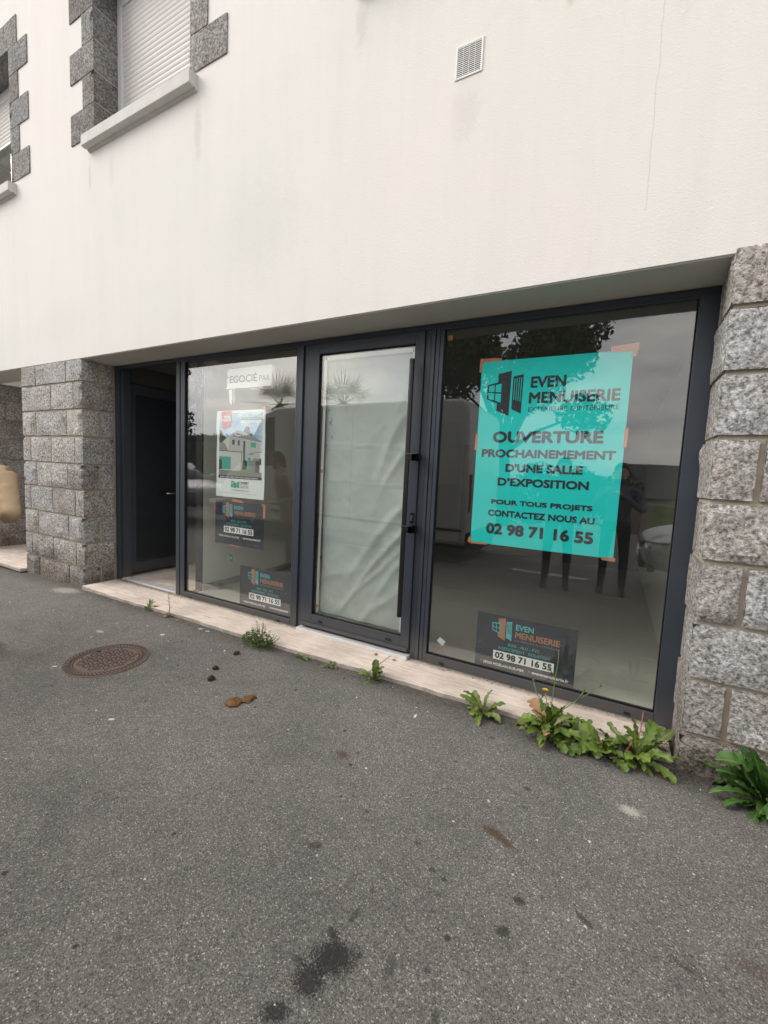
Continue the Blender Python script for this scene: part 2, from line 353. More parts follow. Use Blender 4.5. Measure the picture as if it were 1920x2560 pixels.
def glass(name, ior=1.76, dust=.006):
    m_ = MT(name); m_.t.nodes.remove(m_.b)
    g = m_.n('ShaderNodeNewGeometry')
    # the same eta from both sides of the pane
    e_ = m_.math('ADD', m_.math('MULTIPLY', g.outputs['Backfacing'], 1/ior-ior), ior)
    fr = m_.n('ShaderNodeFresnel'); m_.l(e_, fr.inputs['IOR'])
    tr = m_.n('ShaderNodeBsdfTransparent'); tr.inputs[0].default_value = (.985, .992, .985, 1)
    gl = m_.n('ShaderNodeBsdfGlossy'); gl.inputs['Roughness'].default_value = 0.0; gl.inputs['Color'].default_value = (1, 1, 1, 1)
    v = m_.co('World'); wv = m_.bump(m_.noise(v, 2.2, 2, .4), .035, .02); m_.l(wv, gl.inputs['Normal'])
    mx = m_.n('ShaderNodeMixShader'); m_.l(fr.outputs[0], mx.inputs[0]); m_.l(tr.outputs[0], mx.inputs[1]); m_.l(gl.outputs[0], mx.inputs[2])
    df = m_.n('ShaderNodeBsdfDiffuse'); df.inputs[0].default_value = (.62, .62, .56, 1)
    z = m_.sep(v)[2]; dn = m_.noise(m_.co('World', (3, 1, 1)), 6, 5, .7)
    sp = m_.ramp(m_.vor(v, 38, 'Distance'), [(.035, .7), (.06, 0.0)]); pk = m_.ramp(m_.sep(m_.vor(v, 38, 'Color'))[0], [(.90, 0.0), (.92, 1.0)])
    low = m_.ramp(m_.math('ADD', z, m_.math('MULTIPLY', dn, .3)), [(.15, dust*2.6), (.9, dust)])
    fac = m_.math('ADD', m_.math('MULTIPLY', low, m_.math('ADD', dn, .5)), m_.math('MULTIPLY', sp, pk))
    m2 = m_.n('ShaderNodeMixShader'); m_.l(fac, m2.inputs[0]); m_.l(mx.outputs[0], m2.inputs[1]); m_.l(df.outputs[0], m2.inputs[2])
    m_.l(m2.outputs[0], m_.o.inputs[0]); return m_.mat
M_GLASS = glass('shop_glass')
M_TEAL = simple('teal_poster_paper', (.003, .70, .65), .6, 0, .06, 4, .3, .5, 5)
M_INK = flat('dark_ink', (.022, .030, .045)); M_NAVY = simple('navy_sign_panel', (.018, .026, .042), .5, 0, .08, 5)
M_WHITE = flat('white_print', (.88, .90, .88)); M_AQUA = flat('aqua_print', (.10, .50, .52)); M_COPPER = flat('copper_print', (.42, .20, .115))
M_PAPER = simple('white_poster_paper', (.80, .87, .84), .6, 0, .03, 4)
M_TAPE = simple('orange_tape', (.55, .20, .10), .45, 0, .2, 40)
M_GREEN = flat('green_print', (.03, .33, .22)); M_RED = flat('red_print', (.62, .12, .14)); M_GREYINK = flat('grey_ink', (.22, .24, .24))
M_CAST = simple('rusty_cast_iron', (.165, .118, .098), .7, .1, .25, 30, .4, .3, 120)
M_CASTD = simple('dark_cast_iron', (.052, .037, .032), .8, .1, .2, 30)

# ------------------------------------------------------------------ ground
def gz(x, y):
    z = -.03 - .028*max(0, -(x+4.6))
    if x < -9: z = -.03-.028*4.4
    if y < -7: z -= .085*min(-7-y, 22)
    return z
xs = [-90, -60, -40, -25, -16, -12, -9, -8, -7, -6, -5.4, -4.6, -4, -3, -2, -1, 0, 1, 2, 4, 8, 16, 30, 60, 90]
ys = [-90, -60, -40, -29, -24, -20, -16, -12, -9, -7, -5, -3.2, -2, -1, 0, .8, 1.6, 2.2, 2.7, 3.2]
V = [(x, y, gz(x, y)) for y in ys for x in xs]; nx = len(xs)
Fc = [(j*nx+i, j*nx+i+1, (j+1)*nx+i+1, (j+1)*nx+i) for j in range(len(ys)-1) for i in range(nx-1)]
gm = bpy.data.meshes.new('pavement'); gm.from_pydata(V, [], Fc); gm.update()
g = link_mesh('pavement', gm, M_ASPH); tag(g, 'worn grey asphalt pavement in front of the shop', 'pavement', kind='structure')
for i, (xa, xb) in enumerate(((-1.35, -.25), (-2.9, -1.95), (-4.6, -3.6))):
    mb = MB(); mb.box(xa, xb, -1.12, -1.0, -.029, -.026)
    o = mb.build('parking_line', simple('worn_white_paint', (.6, .6, .58), .8, 0, .35, 30) if i == 0 else bpy.data.materials['worn_white_paint'])
    tag(o, ['worn white parking line reflected below the teal poster', 'worn white parking line beside the van rear', 'worn white parking line beside the van middle'][i], 'road marking', kind='structure')

# ------------------------------------------------------------------ building
F_, D_ = 2.565, 2.905
GY = 2.925            # front of the panes
bld = empty('building', (0, F_, 0), 0, 'white rendered building with granite pillars above an anthracite glazed shopfront', 'building')
ZL = 2.498
WT = 6.12
WIN = [(-8.15, -6.645), (-4.87, -3.42), (-1.645, -.20)]
def cells(xb, zb, solid, y0, y1, name, mat, parent):
    mb = MB(); nx_, nz_ = len(xb)-1, len(zb)-1
    S = lambda i, j: 0 <= i < nx_ and 0 <= j < nz_ and solid(xb[i], xb[i+1], zb[j], zb[j+1])
    for i in range(nx_):
        for j in range(nz_):
            if not S(i, j): continue
            a, b, c, d = xb[i], xb[i+1], zb[j], zb[j+1]
            mb.poly([(a, y0, c), (b, y0, c), (b, y0, d), (a, y0, d)]); mb.poly([(a, y1, c), (a, y1, d), (b, y1, d), (b, y1, c)])
            if not S(i-1, j): mb.poly([(a, y0, c), (a, y0, d), (a, y1, d), (a, y1, c)])
            if not S(i+1, j): mb.poly([(b, y0, c), (b, y1, c), (b, y1, d), (b, y0, d)])
            if not S(i, j-1): mb.poly([(a, y0, c), (a, y1, c), (b, y1, c), (b, y0, c)])
            if not S(i, j+1): mb.poly([(a, y0, d), (b, y0, d), (b, y1, d), (a, y1, d)])
    return mb.build(name, mat, parent)
xb = sorted({-13, 8} | {v_ for w_ in WIN for v_ in w_}); zb = [ZL, 4.60, WT, 8.2]
cells(xb, zb, lambda a, b, c, d: not (abs(c-4.60) < .01 and any(abs(a-w[0]) < .01 for w in WIN)), F_, F_+.32, 'wall', M_WALL, bld)
# soffit board under the overhang, with its thin drip edge
mb = MB(); mb.box(-13, 8, F_+.012, D_+.10, ZL-.006, ZL+.05); mb.build('soffit', M_SOFF, bld)
# roof and hidden walls so that the rooms stay dark
mb = MB(); mb.box(-13, 8, 2.9, 9.3, 8.0, 8.2); mb.box(-13, 8, 9.1, 9.3, -.1, 8.0); mb.box(-13.1, -12.9, 2.9, 9.1, -.1, 8.0); mb.box(7.9, 8.1, 2.9, 9.1, -.1, 8.0)
mb.build('outer_shell', M_WALL, bld)

def rough_box(x0, x1, y0, y1, z0, z1, seed, amp=.022, res=.045, faces='fl', chip=1.0):
    """dressed granite block: rock-faced on the listed sides (f front, l left, r right), flat elsewhere"""
    mb = MB(); c = ((x0+x1)/2, (y0+y1)/2, (z0+z1)/2); rs = random.Random(seed); ox, oy, oz = (rs.random()*50 for _ in range(3))
    nx_ = max(3, int((x1-x0)/res)); ny_ = max(3, int((y1-y0)/res)); nz_ = max(4, int((z1-z0)/res))
    tl = [rs.uniform(-.3, .7) for _ in range(2)]
    def disp(p, n, u, v):
        e_ = min(u, 1-u, v, 1-v); k = min(1, e_/.05)
        nv = fbm(p[0]*6+ox, p[1]*6+oy, p[2]*8+oz, 3); nv = round(nv*3.2)/3.2*.6+nv*.4
        h = amp*k*(.75 if abs(n[0]) else 1.0)*(.42+.62*nv+.5*(tl[0]*(u-.5)+tl[1]*(v-.5)))
        w = .004*chip*fbm(p[0]*16+ox, p[1]*16+oz, p[2]*16+oy, 2)*(1-k)
        return [p[i]+n[i]*(h)+w*(0 if n[i] else 1) for i in range(3)]
    def grid(f, n, na, nb, rough):
        if not rough: na = nb = 1
        b = len(mb.v)
        for j in range(nb+1):
            for i in range(na+1):
                u, v_ = i/na, j/nb; p = f(u, v_); mb.v.append(tuple(disp(p, n, u, v_) if rough else p))
        for j in range(nb):
            for i in range(na): mb.face((b+j*(na+1)+i, b+j*(na+1)+i+1, b+(j+1)*(na+1)+i+1, b+(j+1)*(na+1)+i))
    X = lambda u: x0+(x1-x0)*u; Y = lambda u: y0+(y1-y0)*u; Z = lambda u: z0+(z1-z0)*u
    grid(lambda u, v_: (X(u), y0, Z(v_)), (0, -1, 0), nx_, nz_, 'f' in faces)
    grid(lambda u, v_: (x0, Y(1-u), Z(v_)), (-1, 0, 0), ny_, nz_, 'l' in faces)
    grid(lambda u, v_: (x1, Y(u), Z(v_)), (1, 0, 0), ny_, nz_, 'r' in faces)
    grid(lambda u, v_: (X(u), Y(v_), z1), (0, 0, 1), 1, 1, False); grid(lambda u, v_: (X(u), Y(1-v_), z0), (0, 0, -1), 1, 1, False)
    me = mb.mesh('stone'); bm = bmesh.new(); bm.from_mesh(me); bmesh.ops.remove_doubles(bm, verts=bm.verts, dist=.0015)
    bmesh.ops.recalc_face_normals(bm, faces=bm.faces); bm.to_mesh(me); bm.free()
    me.polygons.foreach_set('use_smooth', [True]*len(me.polygons))
    try: me.set_sharp_from_angle(angle=R(17))
    except Exception: pass
    return me
CZ = [2.492, 2.256, 1.955, 1.655, 1.348, 1.053, .749, .455, .168, -.16]
MJ = .011     # half a mortar joint
def stone(parent, x0, x1, y0, y1, z0, z1, seed, amp, faces, mat=M_GRAN, res=.05):
    return link_mesh('stone', rough_box(x0, x1, y0, y1, z0, z1, seed, amp, res, faces), mat, parent)
# left pillar: core of mortar plus stones
LJ = [[-6.229, -5.539], [-5.882, -5.386], [-6.245, -5.538], [-6.399, -5.896, -5.372], [-6.252, -5.54], [-6.425, -5.888, -5.379], [-6.243, -5.535], [-6.422, -5.894, -5.38], [-6.25, -5.535]]
PL, PC = -6.585, -5.205
mb = MB(); mb.box(PL+.016, PC-.016, F_+.014, D_+.5, -.2, ZL-.012)
pil = mb.build('stone_pillar', M_MORT, bld); pil['label'] = 'granite block pillar left of the open door'
sd_ = 10
for k, js in enumerate(LJ):
    z1, z0 = CZ[k]-(MJ if k else 0), CZ[k+1]+MJ
    edges = [PL]+js+[PC]
    for i in range(len(edges)-1):
        a, b = edges[i]+(MJ*.7 if i else 0), edges[i+1]-(MJ*.7 if i < len(edges)-2 else 0); sd_ += 1
        last = i == len(edges)-2
        split = k % 2 == 0
        y1 = (F_+.165 if split else D_-.012) if last else F_+.22
        stone(pil, a, b, F_, y1, z0, z1, sd_, .026, 'fr' if last else ('fl' if i == 0 else 'f'))
    if k % 2 == 0:
        sd_ += 1; stone(pil, PC-.18, PC-.004, F_+.195, D_-.022, z0, z1, sd_, .014, 'r')
# right pillar
PR = .402
mb = MB(); mb.box(PR+.014, 2.6, F_+.016, D_+.5, -.2, ZL-.012); pil2 = mb.build('stone_pillar', M_MORT, bld); pil2['label'] = 'granite block pillar right of the large window'
RJ = [[.98, 1.6, 2.2], [.86, 1.4, 2.1], [1.02, 1.7], [.582, 1.15, 1.8], [.9, 1.5, 2.2], [.577, 1.1, 1.7], [.95, 1.55], [.572, 1.2, 1.8], [.93, 1.6]]
for k, js in enumerate(RJ):
    z1, z0 = CZ[k]-(MJ*1.1 if k else 0), CZ[k+1]+MJ*1.1
    edges = [PR]+js+[2.6]
    for i in range(len(edges)-1):
        a, b = edges[i]+(MJ*1.2 if i else 0), edges[i+1]-MJ*1.2; sd_ += 1
        z1 = z1 if k else 2.516
        split = k % 2 == 0
        y1 = (F_+.17 if split else D_-.014) if i == 0 else F_+.25
        stone(pil2, a, b, F_-.006, y1, z0, z1, sd_, .019, 'fl' if i == 0 else 'f', res=.034 if i < 2 else .08)
    if k % 2 == 0:
        sd_ += 1; stone(pil2, PR+.006, PR+.2, F_+.20, D_-.02, z0, z1, sd_, .010, 'l', res=.05)
# left bay: far jamb wall of granite courses, floor and back
mb = MB(); mb.box(-9.6, -8.44, F_+.03, 4.6, -.3, ZL-.012); jam = mb.build('stone_jamb', M_MORT, bld)
for k in range(9):
    z1, z0 = CZ[k]-(MJ if k else 0), CZ[k+1]+MJ; cuts = [F_, 2.95+.12*(k % 2), 3.45-.1*(k % 2), 4.05+.1*(k % 2), 4.6]
    for i in range(4):
        sd_ += 1; stone(jam, -8.70, -8.425, cuts[i]+MJ, cuts[i+1]-MJ, z0, z1, sd_, .016, 'r' if i else 'fr', res=.10)
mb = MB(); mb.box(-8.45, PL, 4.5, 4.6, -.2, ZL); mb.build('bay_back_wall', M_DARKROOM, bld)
mb = MB()
mb.prism([(-8.43, 2.50), (-6.60, 2.495), (-6.595, 4.5), (-8.43, 4.5)], -.075, -.03, 'z'); mb.build('doorstep', M_TRAV2, bld, bevel=.006)
# doorstep slabs of the shop
FR = [(-5.135, 2.497), (-4.54, 2.474), (-4.03, 2.486), (-3.49, 2.507), (-2.81, 2.500), (-2.24, 2.512), (-1.94, 2.519), (-1.68, 2.524), (-1.51, 2.535), (-1.24, 2.540), (-.94, 2.546), (-.70, 2.550), (.05, 2.556), (.385, 2.58)]
mb = MB(); mb.box(-5.12, .39, 2.60, 2.96, -.1, -.035); step = mb.build('doorstep', M_MORT, bld); step['label'] = 'pale travertine doorstep along the shopfront'
def yfr(x):
    for (a, b), (c, d) in zip(FR, FR[1:]):
        if a <= x <= c: return b+(d-b)*(x-a)/(c-a)
    return FR[0][1] if x < FR[0][0] else FR[-1][1]
cuts = [-5.135, -3.62, -1.42, -.30, .385]
for a, b in zip(cuts, cuts[1:]):
    xs_ = [a+.002]+[x for x, _ in FR if a+.06 < x < b-.06]+[b-.002]
    fine = []
    for p, q in zip(xs_, xs_[1:]):
        n_ = max(1, int((q-p)/.05)); fine += [p+(q-p)*i/n_ for i in range(n_)]
    fine.append(xs_[-1])
    pol = [(x, yfr(x)+.005*vnoise(x*9, 3, 1)+.003*vnoise(x*30, 8, 1)) for x in fine]+[(b-.002, 2.955), (a+.002, 2.955)]
    mb = MB(); mb.prism(pol, -.05, -.002+.002*(cuts.index(a) % 2), 'z'); mb.build('slab', M_TRAV, step, bevel=.005)

# ------------------------------------------------------------------ shopfront
mb = MB()
ZT = 2.450
mb.box(-5.19, .415, D_+.004, D_+.060, ZT, ZL-.010)                                    # head rail
mb.box(-5.19, -5.12, D_+.002, D_+.075, -.03, ZT)                                       # left post
mb.box(.318, .415, D_, D_+.075, -.02, ZT)                                              # right post
shop = mb.build('shopfront_frame', M_FRAME, bld, bevel=.003); shop['label'] = 'anthracite aluminium shopfront frame with two fixed windows'
def bars(name, parts, parent=shop, mat=M_FRAME, bev=.003):
    b = MB()
    for p in parts: b.box(*p)
    return b.build(name, mat, parent, bevel=bev)
bars('door_frame_post', [(-5.12, -5.075, D_+.03, D_+.12, .0, ZT)])
bars('mullion', [(-4.085, -4.028, D_, D_+.07, -.025, ZT), (-4.022, -3.988, D_+.006, D_+.07, -.025, ZT), (-3.984, -3.948, D_, D_+.06, -.025, ZT)])
bars('mullion', [(-2.487, -2.462, D_+.002, D_+.06, -.025, ZT), (-2.458, -2.408, D_-.004, D_+.07, -.025, ZT), (-2.402, -2.345, D_+.012, D_+.07, -.025, ZT)])
bars('mullion', [(-1.290, -1.246, D_+.008, D_+.07, -.022, ZT), (-1.242, -1.214, D_-.002, D_+.07, -.022, ZT), (-1.210, -1.180, D_+.004, D_+.07, -.022, ZT), (-1.176, -1.148, D_, D_+.06, -.022, ZT)])
bars('bottom_rail', [(-3.948, -2.487, D_-.002, D_+.06, -.026, .052)]); bars('bottom_rail', [(-1.148, .318, D_-.002, D_+.06, -.022, .064)])
bars('top_rail', [(-3.948, -2.487, D_+.001, D_+.055, 2.437, ZT-.001)]); bars('top_rail', [(-1.148, .318, D_+.001, D_+.055, 2.437, ZT-.001)])
bars('gasket', [(-3.948, -3.941, D_+.012, D_+.03, .052, 2.437), (-2.494, -2.487, D_+.012, D_+.03, .052, 2.437), (-3.941, -2.494, D_+.012, D_+.03, .052, .060)], mat=M_GROOVE, bev=0)
bars('gasket', [(-1.148, -1.141, D_+.012, D_+.03, .064, 2.437), (.311, .318, D_+.012, D_+.03, .064, 2.437), (-1.141, .311, D_+.012, D_+.03, .064, .072)], mat=M_GROOVE, bev=0)
for x, z in ((-3.84, .005), (-2.62, .005), (-1.02, .015), (.18, .018)):
    bars('drain_cap', [(x-.018, x+.018, D_-.010, D_+.002, z, z+.012)], mat=M_BLACK, bev=.002)
for a, b, z0 in ((-3.942, -2.493, .058), (-1.142, .312, .070)):
    bars('pane', [(a, b, GY, GY+.006, z0, 2.438)], mat=M_GLASS, bev=0)
# glazed door leaf
mb = MB(); dl, dr, gl_, gr_ = -2.340, -1.294, -2.237, -1.367; DT, DB, GT, GB = 2.446, .046, 2.362, .151
mb.box(dl, gl_, D_-.006, D_+.06, DB, DT); mb.box(gr_, dr, D_-.006, D_+.06, DB, DT); mb.box(gl_, gr_, D_-.006, D_+.06, GT, DT); mb.box(gl_, gr_, D_-.006, D_+.06, DB, GB)
door = mb.build('glass_door', M_FRAME, bld, bevel=.003); door['label'] = 'anthracite framed glass door with white sheet behind it'
bars('pane', [(gl_+.006, gr_-.006, GY-.004, GY+.002, GB+.006, GT-.006)], door, M_GLASS, 0)
bars('gasket', [(gl_, gl_+.006, D_+.004, D_+.03, GB, GT), (gr_-.006, gr_, D_+.004, D_+.03, GB, GT), (gl_+.006, gr_-.006, D_+.004, D_+.03, GB, GB+.006), (gl_+.006, gr_-.006, D_+.004, D_+.03, GT-.006, GT)], door, M_GROOVE, 0)
bars('weather_bar', [(dl+.004, dr-.004, D_-.03, D_-.006, DB+.002, DB+.026)], door, M_FRAME)
for x in (-2.14, -1.47): bars('drain_cap', [(x-.022, x+.022, D_-.016, D_-.004, .098, .110)], door, M_BLACK, .002)
# pull bar, brackets, lock
HX, HY = -1.353, D_-.075
mb = MB(); mb.tube([(HX, HY, .33), (HX, HY, 2.235)], .0185, 16); hb = mb.build('pull_handle', M_BLACK, door, smooth=False, bevel=.003)
for z in (.352, 2.213): MB().tube([(HX, HY, z-.003), (HX, HY, z+.003)], .0192, 16).build('handle_ring', M_GROOVE, door)
for z in (1.535, 1.005):
    b = MB(); b.box(HX-.006, -1.272, HY-.02, HY+.02, z-.026, z+.026); b.box(-1.312, -1.272, HY-.02, D_-.004, z-.026, z+.026); b.build('handle_bracket', M_BLACK, door, bevel=.003)
bars('lock_plate', [(-1.338, -1.306, D_-.016, D_-.004, 1.045, 1.125)], door, M_BLACK, .004)
b = MB(); b.disc_stack([(.010, -.024), (.010, -.012)], (-1.322, D_, 1.095), 14, 'y'); b.box(-1.328, -1.316, D_-.024, D_-.014, 1.062, 1.092); b.build('lock_cylinder', M_STEEL, door)
bars('threshold', [(dl-.02, dr+.015, D_-.062, D_+.01, -.002, .026)], bld, M_THRESH, .004)
# open door of the side entrance, swung inwards against the passage wall
LX = -5.125
mb = MB(); mb.box(LX-.06, LX, D_+.10, D_+1.02, .035, 2.33)
od = mb.build('entrance_door', M_DOOR, bld, bevel=.004); od['label'] = 'dark entrance door standing open into the passage'
b = MB(); b.box(LX, LX+.012, D_+.10, D_+.20, .04, 2.32); b.box(LX, LX+.012, D_+.92, D_+1.02, .04, 2.32); b.box(LX, LX+.012, D_+.20, D_+.92, .04, .17); b.box(LX, LX+.012, D_+.20, D_+.92, 2.2, 2.32)
b.build('door_rim', M_FRAME, od, bevel=.004)
bars('drip_bar', [(LX+.012, LX+.03, D_+.12, D_+1.0, .05, .075)], od, M_FRAME)
bars('handle_plate', [(LX+.012, LX+.024, D_+.49, D_+.74, .985, 1.040)], od, M_BLACK, .004)
b = MB(); b.tube([(LX+.02, D_+.70, 1.015), (LX+.07, D_+.70, 1.015), (LX+.07, D_+.56, 1.015)], .009, 8); b.build('door_lever', M_STEEL, od, smooth=True)
for z in (.24, 1.15, 2.0):
    b = MB(); b.box(LX-.012, LX+.02, D_+.062, D_+.10, z-.06, z+.06); b.tube([(LX+.02, D_+.066, z-.05), (LX+.02, D_+.066, z+.05)], .011, 8); b.build('hinge', M_BLACK, od)
    for dz in (-.035, .035): MB().disc_stack([(.005, -.003), (.005, 0)], (LX+.008, D_+.062, z+dz), 8, 'y').build('hinge_screw', M_STEEL, od)
bars('threshold', [(-5.075, -4.085, D_+.0, D_+.09, -.004, .018)], bld, M_THRESH, .004)

# ------------------------------------------------------------------ interior
mb = MB(); mb.box(-5.2, .5, D_+.062, 9.0, -.12, -.006); fl = mb.build('interior_floor', M_GROUT, bld)
tm = MB().box(-.2465, .2465, -.2465, .2465, -.008, .004).mesh('tile'); tm.materials.append(M_TILE)
for i in range(9):
    for j in range(10):
        x, y = .22-.49*i, 3.24+.5*j
        if x < -3.75: continue
        o = link_mesh('tile', tm, M_TILE, fl, loc=(x, y, 0))
mb = MB(); mb.box(-5.2, -4.03, D_+.09, 9.0, -.005, .006); mb.build('passage_floor', M_TRAV2, bld)
mb = MB(); mb.box(-4.05, -3.958, D_+.245, 9.0, -.0, 2.548); mb.build('partition_wall', M_PLASTER, bld)
mb = MB(); mb.box(-4.055, -3.962, D_+.225, D_+.245, .0, 2.548); mb.build('partition_end_shade', M_DARKROOM, bld)  # added near-black cap: shade on the partition's end face, put in as colour
mb = MB(); mb.box(-3.958, -3.946, D_+.25, 9.0, .004, .075); mb.build('skirting', simple('grey_skirting', (.33, .33, .29), .5), bld)
mb = MB(); mb.box(.46, .6, D_+.07, 9.0, -.1, 2.62); mb.build('side_wall', M_PLASTER, bld)
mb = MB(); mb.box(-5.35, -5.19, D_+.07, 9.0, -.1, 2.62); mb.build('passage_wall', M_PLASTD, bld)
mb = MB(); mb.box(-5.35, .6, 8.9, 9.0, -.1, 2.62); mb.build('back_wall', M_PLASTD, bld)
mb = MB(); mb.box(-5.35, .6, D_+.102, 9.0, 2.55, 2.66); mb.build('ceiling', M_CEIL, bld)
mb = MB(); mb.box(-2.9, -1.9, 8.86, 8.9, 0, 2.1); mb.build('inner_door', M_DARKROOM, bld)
mb = MB(); mb.box(-4.65, -4.3, 5.2, 5.24, 2.12, 2.5); mb.build('passage_panel', M_PVC, bld)

# ------------------------------------------------------------------ upstairs windows
def slat_mesh(w):
    n_ = 5; pr = [(0, 0), (-.006, .012), (-.009, .024), (-.006, .038), (0, .045), (.006, .045), (.006, 0)]
    return MB().prism(pr, -w/2, w/2, 'x').mesh('slat')
WY = F_+.225
for wi, (xl, xr) in enumerate(WIN):
    half = wi == 0
    w = xr-xl; fw = .075
    mb = MB(); mb.box(xl, xl+fw, WY, WY+.07, 4.62, WT); mb.box(xr-fw, xr, WY, WY+.07, 4.62, WT); mb.box(xl+fw, xr-fw, WY, WY+.07, WT-.07, WT); mb.box(xl+fw, xr-fw, WY+.01, WY+.07, 4.62, 4.66)
    win = mb.build('window', M_PVC, bld, bevel=.004)
    win['label'] = ['upstairs window with half lowered shutter at the left edge', 'upstairs window with closed white shutter and granite surround', 'upstairs window whose sill end shows at the top edge', 'upstairs window beyond the right edge'][wi]
    for xa_ in (xl+fw, xr-fw-.02): bars('guide_rail', [(xa_, xa_+.02, WY-.012, WY+.04, 4.63, WT-.146)], win, M_PVC, .003)
    bars('shutter_box', [(xl+fw, xr-fw, WY-.004, WY+.05, WT-.145, WT-.009)], win, M_PVC, .004)
    bars('pane', [(xl+fw, xr-fw, WY+.05, WY+.056, 4.66, WT-.07)], win, M_GLASS, 0)
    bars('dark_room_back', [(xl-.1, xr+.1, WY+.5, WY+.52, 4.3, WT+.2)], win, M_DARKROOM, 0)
    z = 5.48 if half else 4.645
    sm = slat_mesh(w-2*fw-.04); sm.materials.append(M_SHUT)
    while z < WT-.15:
        link_mesh('slat', sm, M_SHUT, win, loc=((xl+xr)/2, WY+.012, z)); z += .0475
    if half:
        bars('shutter_end_slat', [(xl+fw+.02, xr-fw-.02, WY+.004, WY+.02, 5.445, 5.478)], win, M_PVC, .003)
        for xa, tilt in ((xr-fw-.10, .06),):
            b = MB(); b.prism([(xa, 4.66), (xa+.07, 4.66), (xa+.07, 5.6), (xa, 5.6)], WY+.02, WY+.045, 'y'); b.build('casement', M_PVC, win, bevel=.004)
    # sill
    b = MB(); x0_, x1_ = xl-.105, xr+.085
    b.prism([(F_-.084, 4.522), (F_-.084, 4.622), (F_+.225, 4.652), (F_+.225, 4.50), (F_-.002, 4.50), (F_-.02, 4.507), (F_-.03, 4.521), (F_-.045, 4.513), (F_-.06, 4.513)], x0_, x1_, 'x')
    b.build('sill', M_SILL, win, bevel=.004)
    # granite surround: alternate long and short stones
    rows = [(4.655, 4.952), (4.952, 5.239), (5.239, 5.528), (5.528, 5.821), (5.821, WT-.004)]
    for k, (z0, z1) in enumerate(rows):
        lw = .435 if k % 2 == 0 else .205
        for side in (-1, 1):
            sd_ += 1; g_ = .004
            if side < 0: me = rough_box(xl-lw, xl+.003, F_-.010, WY-.002, z0+g_, z1-g_-(.004 if k == 4 else 0), sd_, .008, .08, 'fr', .8)
            else:
                if k == 0: z0b = z0
                me = rough_box(xr-.003, xr+lw, F_-.010, WY-.002, z0+g_, z1-g_, sd_, .008, .08, 'fl', .8)
            link_mesh('stone', me, M_GRAN2, win)
    for k in range(3):
        sd_ += 1; a = xl-.205+(w+.41)*k/3; b_ = xl-.205+(w+.41)*(k+1)/3
        link_mesh('stone', rough_box(a+.004, b_-.004, F_-.010, WY-.002, WT-.006, WT+.29, sd_, .008, .14, 'f', .8), M_GRAN2, win)

# vent grille
vx0, vx1, vz0, vz1 = -1.042, -.876, 3.746, 3.930
mb = MB(); t_ = .012
mb.box(vx0, vx0+t_, F_-.006, F_-.001, vz0, vz1); mb.box(vx1-t_, vx1, F_-.006, F_-.001, vz0, vz1); mb.box(vx0+t_, vx1-t_, F_-.006, F_-.001, vz1-t_, vz1); mb.box(vx0+t_, vx1-t_, F_-.006, F_-.001, vz0, vz0+t_)
vent = mb.build('vent_grille', simple('white_vent', (.76, .75, .72), .5), bld, bevel=.002); vent['label'] = 'small white ventilation grille high on the wall'
bars('vent_back', [(vx0+t_, vx1-t_, F_-.002, F_-.0008, vz0+t_, vz1-t_)], vent, M_GROOVE, 0)
n_ = 15; ph = (vz1-vz0-2*t_)/n_
sm = MB().prism([(-.0058, 0), (-.0045, .0055), (-.0025, .0055), (-.0035, 0)], -(vx1-vx0)/2+t_, (vx1-vx0)/2-t_, 'x').mesh('slat'); sm.materials.append(M_PVC)
for k in range(n_): link_mesh('slat', sm, M_PVC, vent, loc=((vx0+vx1)/2, F_, vz0+t_+ph*k+.004))
for k in range(1, 4):
    x = vx0+t_+(vx1-vx0-2*t_)*k/4; bars('grille_bar', [(x-.0015, x+.0015, F_-.0062, F_-.0040, vz0+t_, vz1-t_)], vent, M_PVC, 0)

# ------------------------------------------------------------------ printed things
PY = 2.9385           # posters hang just behind the panes
_tc = {}
def text_mesh(txt):
    if txt in _tc: return _tc[txt]
    cu = bpy.data.curves.new('t', 'FONT'); cu.body = txt; cu.size = 1; cu.resolution_u = 3; cu.fill_mode = 'FRONT'
    ob = bpy.data.objects.new('t', cu); C.objects.link(ob)
    dg = bpy.context.evaluated_depsgraph_get(); me = bpy.data.meshes.new_from_object(ob.evaluated_get(dg))
    v = np.zeros(len(me.vertices)*3, dtype=np.float32); me.vertices.foreach_get('co', v); v = v.reshape(-1, 3)
    f = [tuple(p.vertices) for p in me.polygons]
    bpy.data.objects.remove(ob); bpy.data.curves.remove(cu); bpy.data.meshes.remove(me)
    _tc[txt] = (v, f); return v, f
def text(parent, txt, x0, x1, z0, z1, mat, y, bold=.012, name='lettering'):
    """flat lettering fitted to a box; strokes are fattened by laying shifted copies over each other"""
    v, f = text_mesh(txt); lo, hi = v.min(0), v.max(0)
    bd = max(0.0, bold)*(z1-z0)*3.0
    x0, x1, z0, z1 = x0+bd, x1-bd, z0+bd, z1-bd
    X = x0+(v[:, 0]-lo[0])/(hi[0]-lo[0])*(x1-x0); Z = z0+(v[:, 1]-lo[1])/(hi[1]-lo[1])*(z1-z0)
    b = MB()
    sh_ = [(0, 0)] if bd == 0 else [(0, 0), (-1, 0), (1, 0), (0, -1), (0, 1), (-.75, -.75), (.75, .75), (-.75, .75), (.75, -.75)]
    for k, (p, q) in enumerate(sh_):
        o_ = len(b.v); b.v += [(float(a_)+p*bd, y-.00006*k, float(c_)+q*bd) for a_, c_ in zip(X, Z)]
        for fc in f: b.face([o_+i for i in fc])
    return link_mesh(name, b.mesh(name), mat, parent)
def shapes(parent, name, polys, mat, y):
    b = MB()
    for p in polys: b.poly([(x, y, z) for x, z in p])
    return link_mesh(name, b.mesh(name), mat, parent)
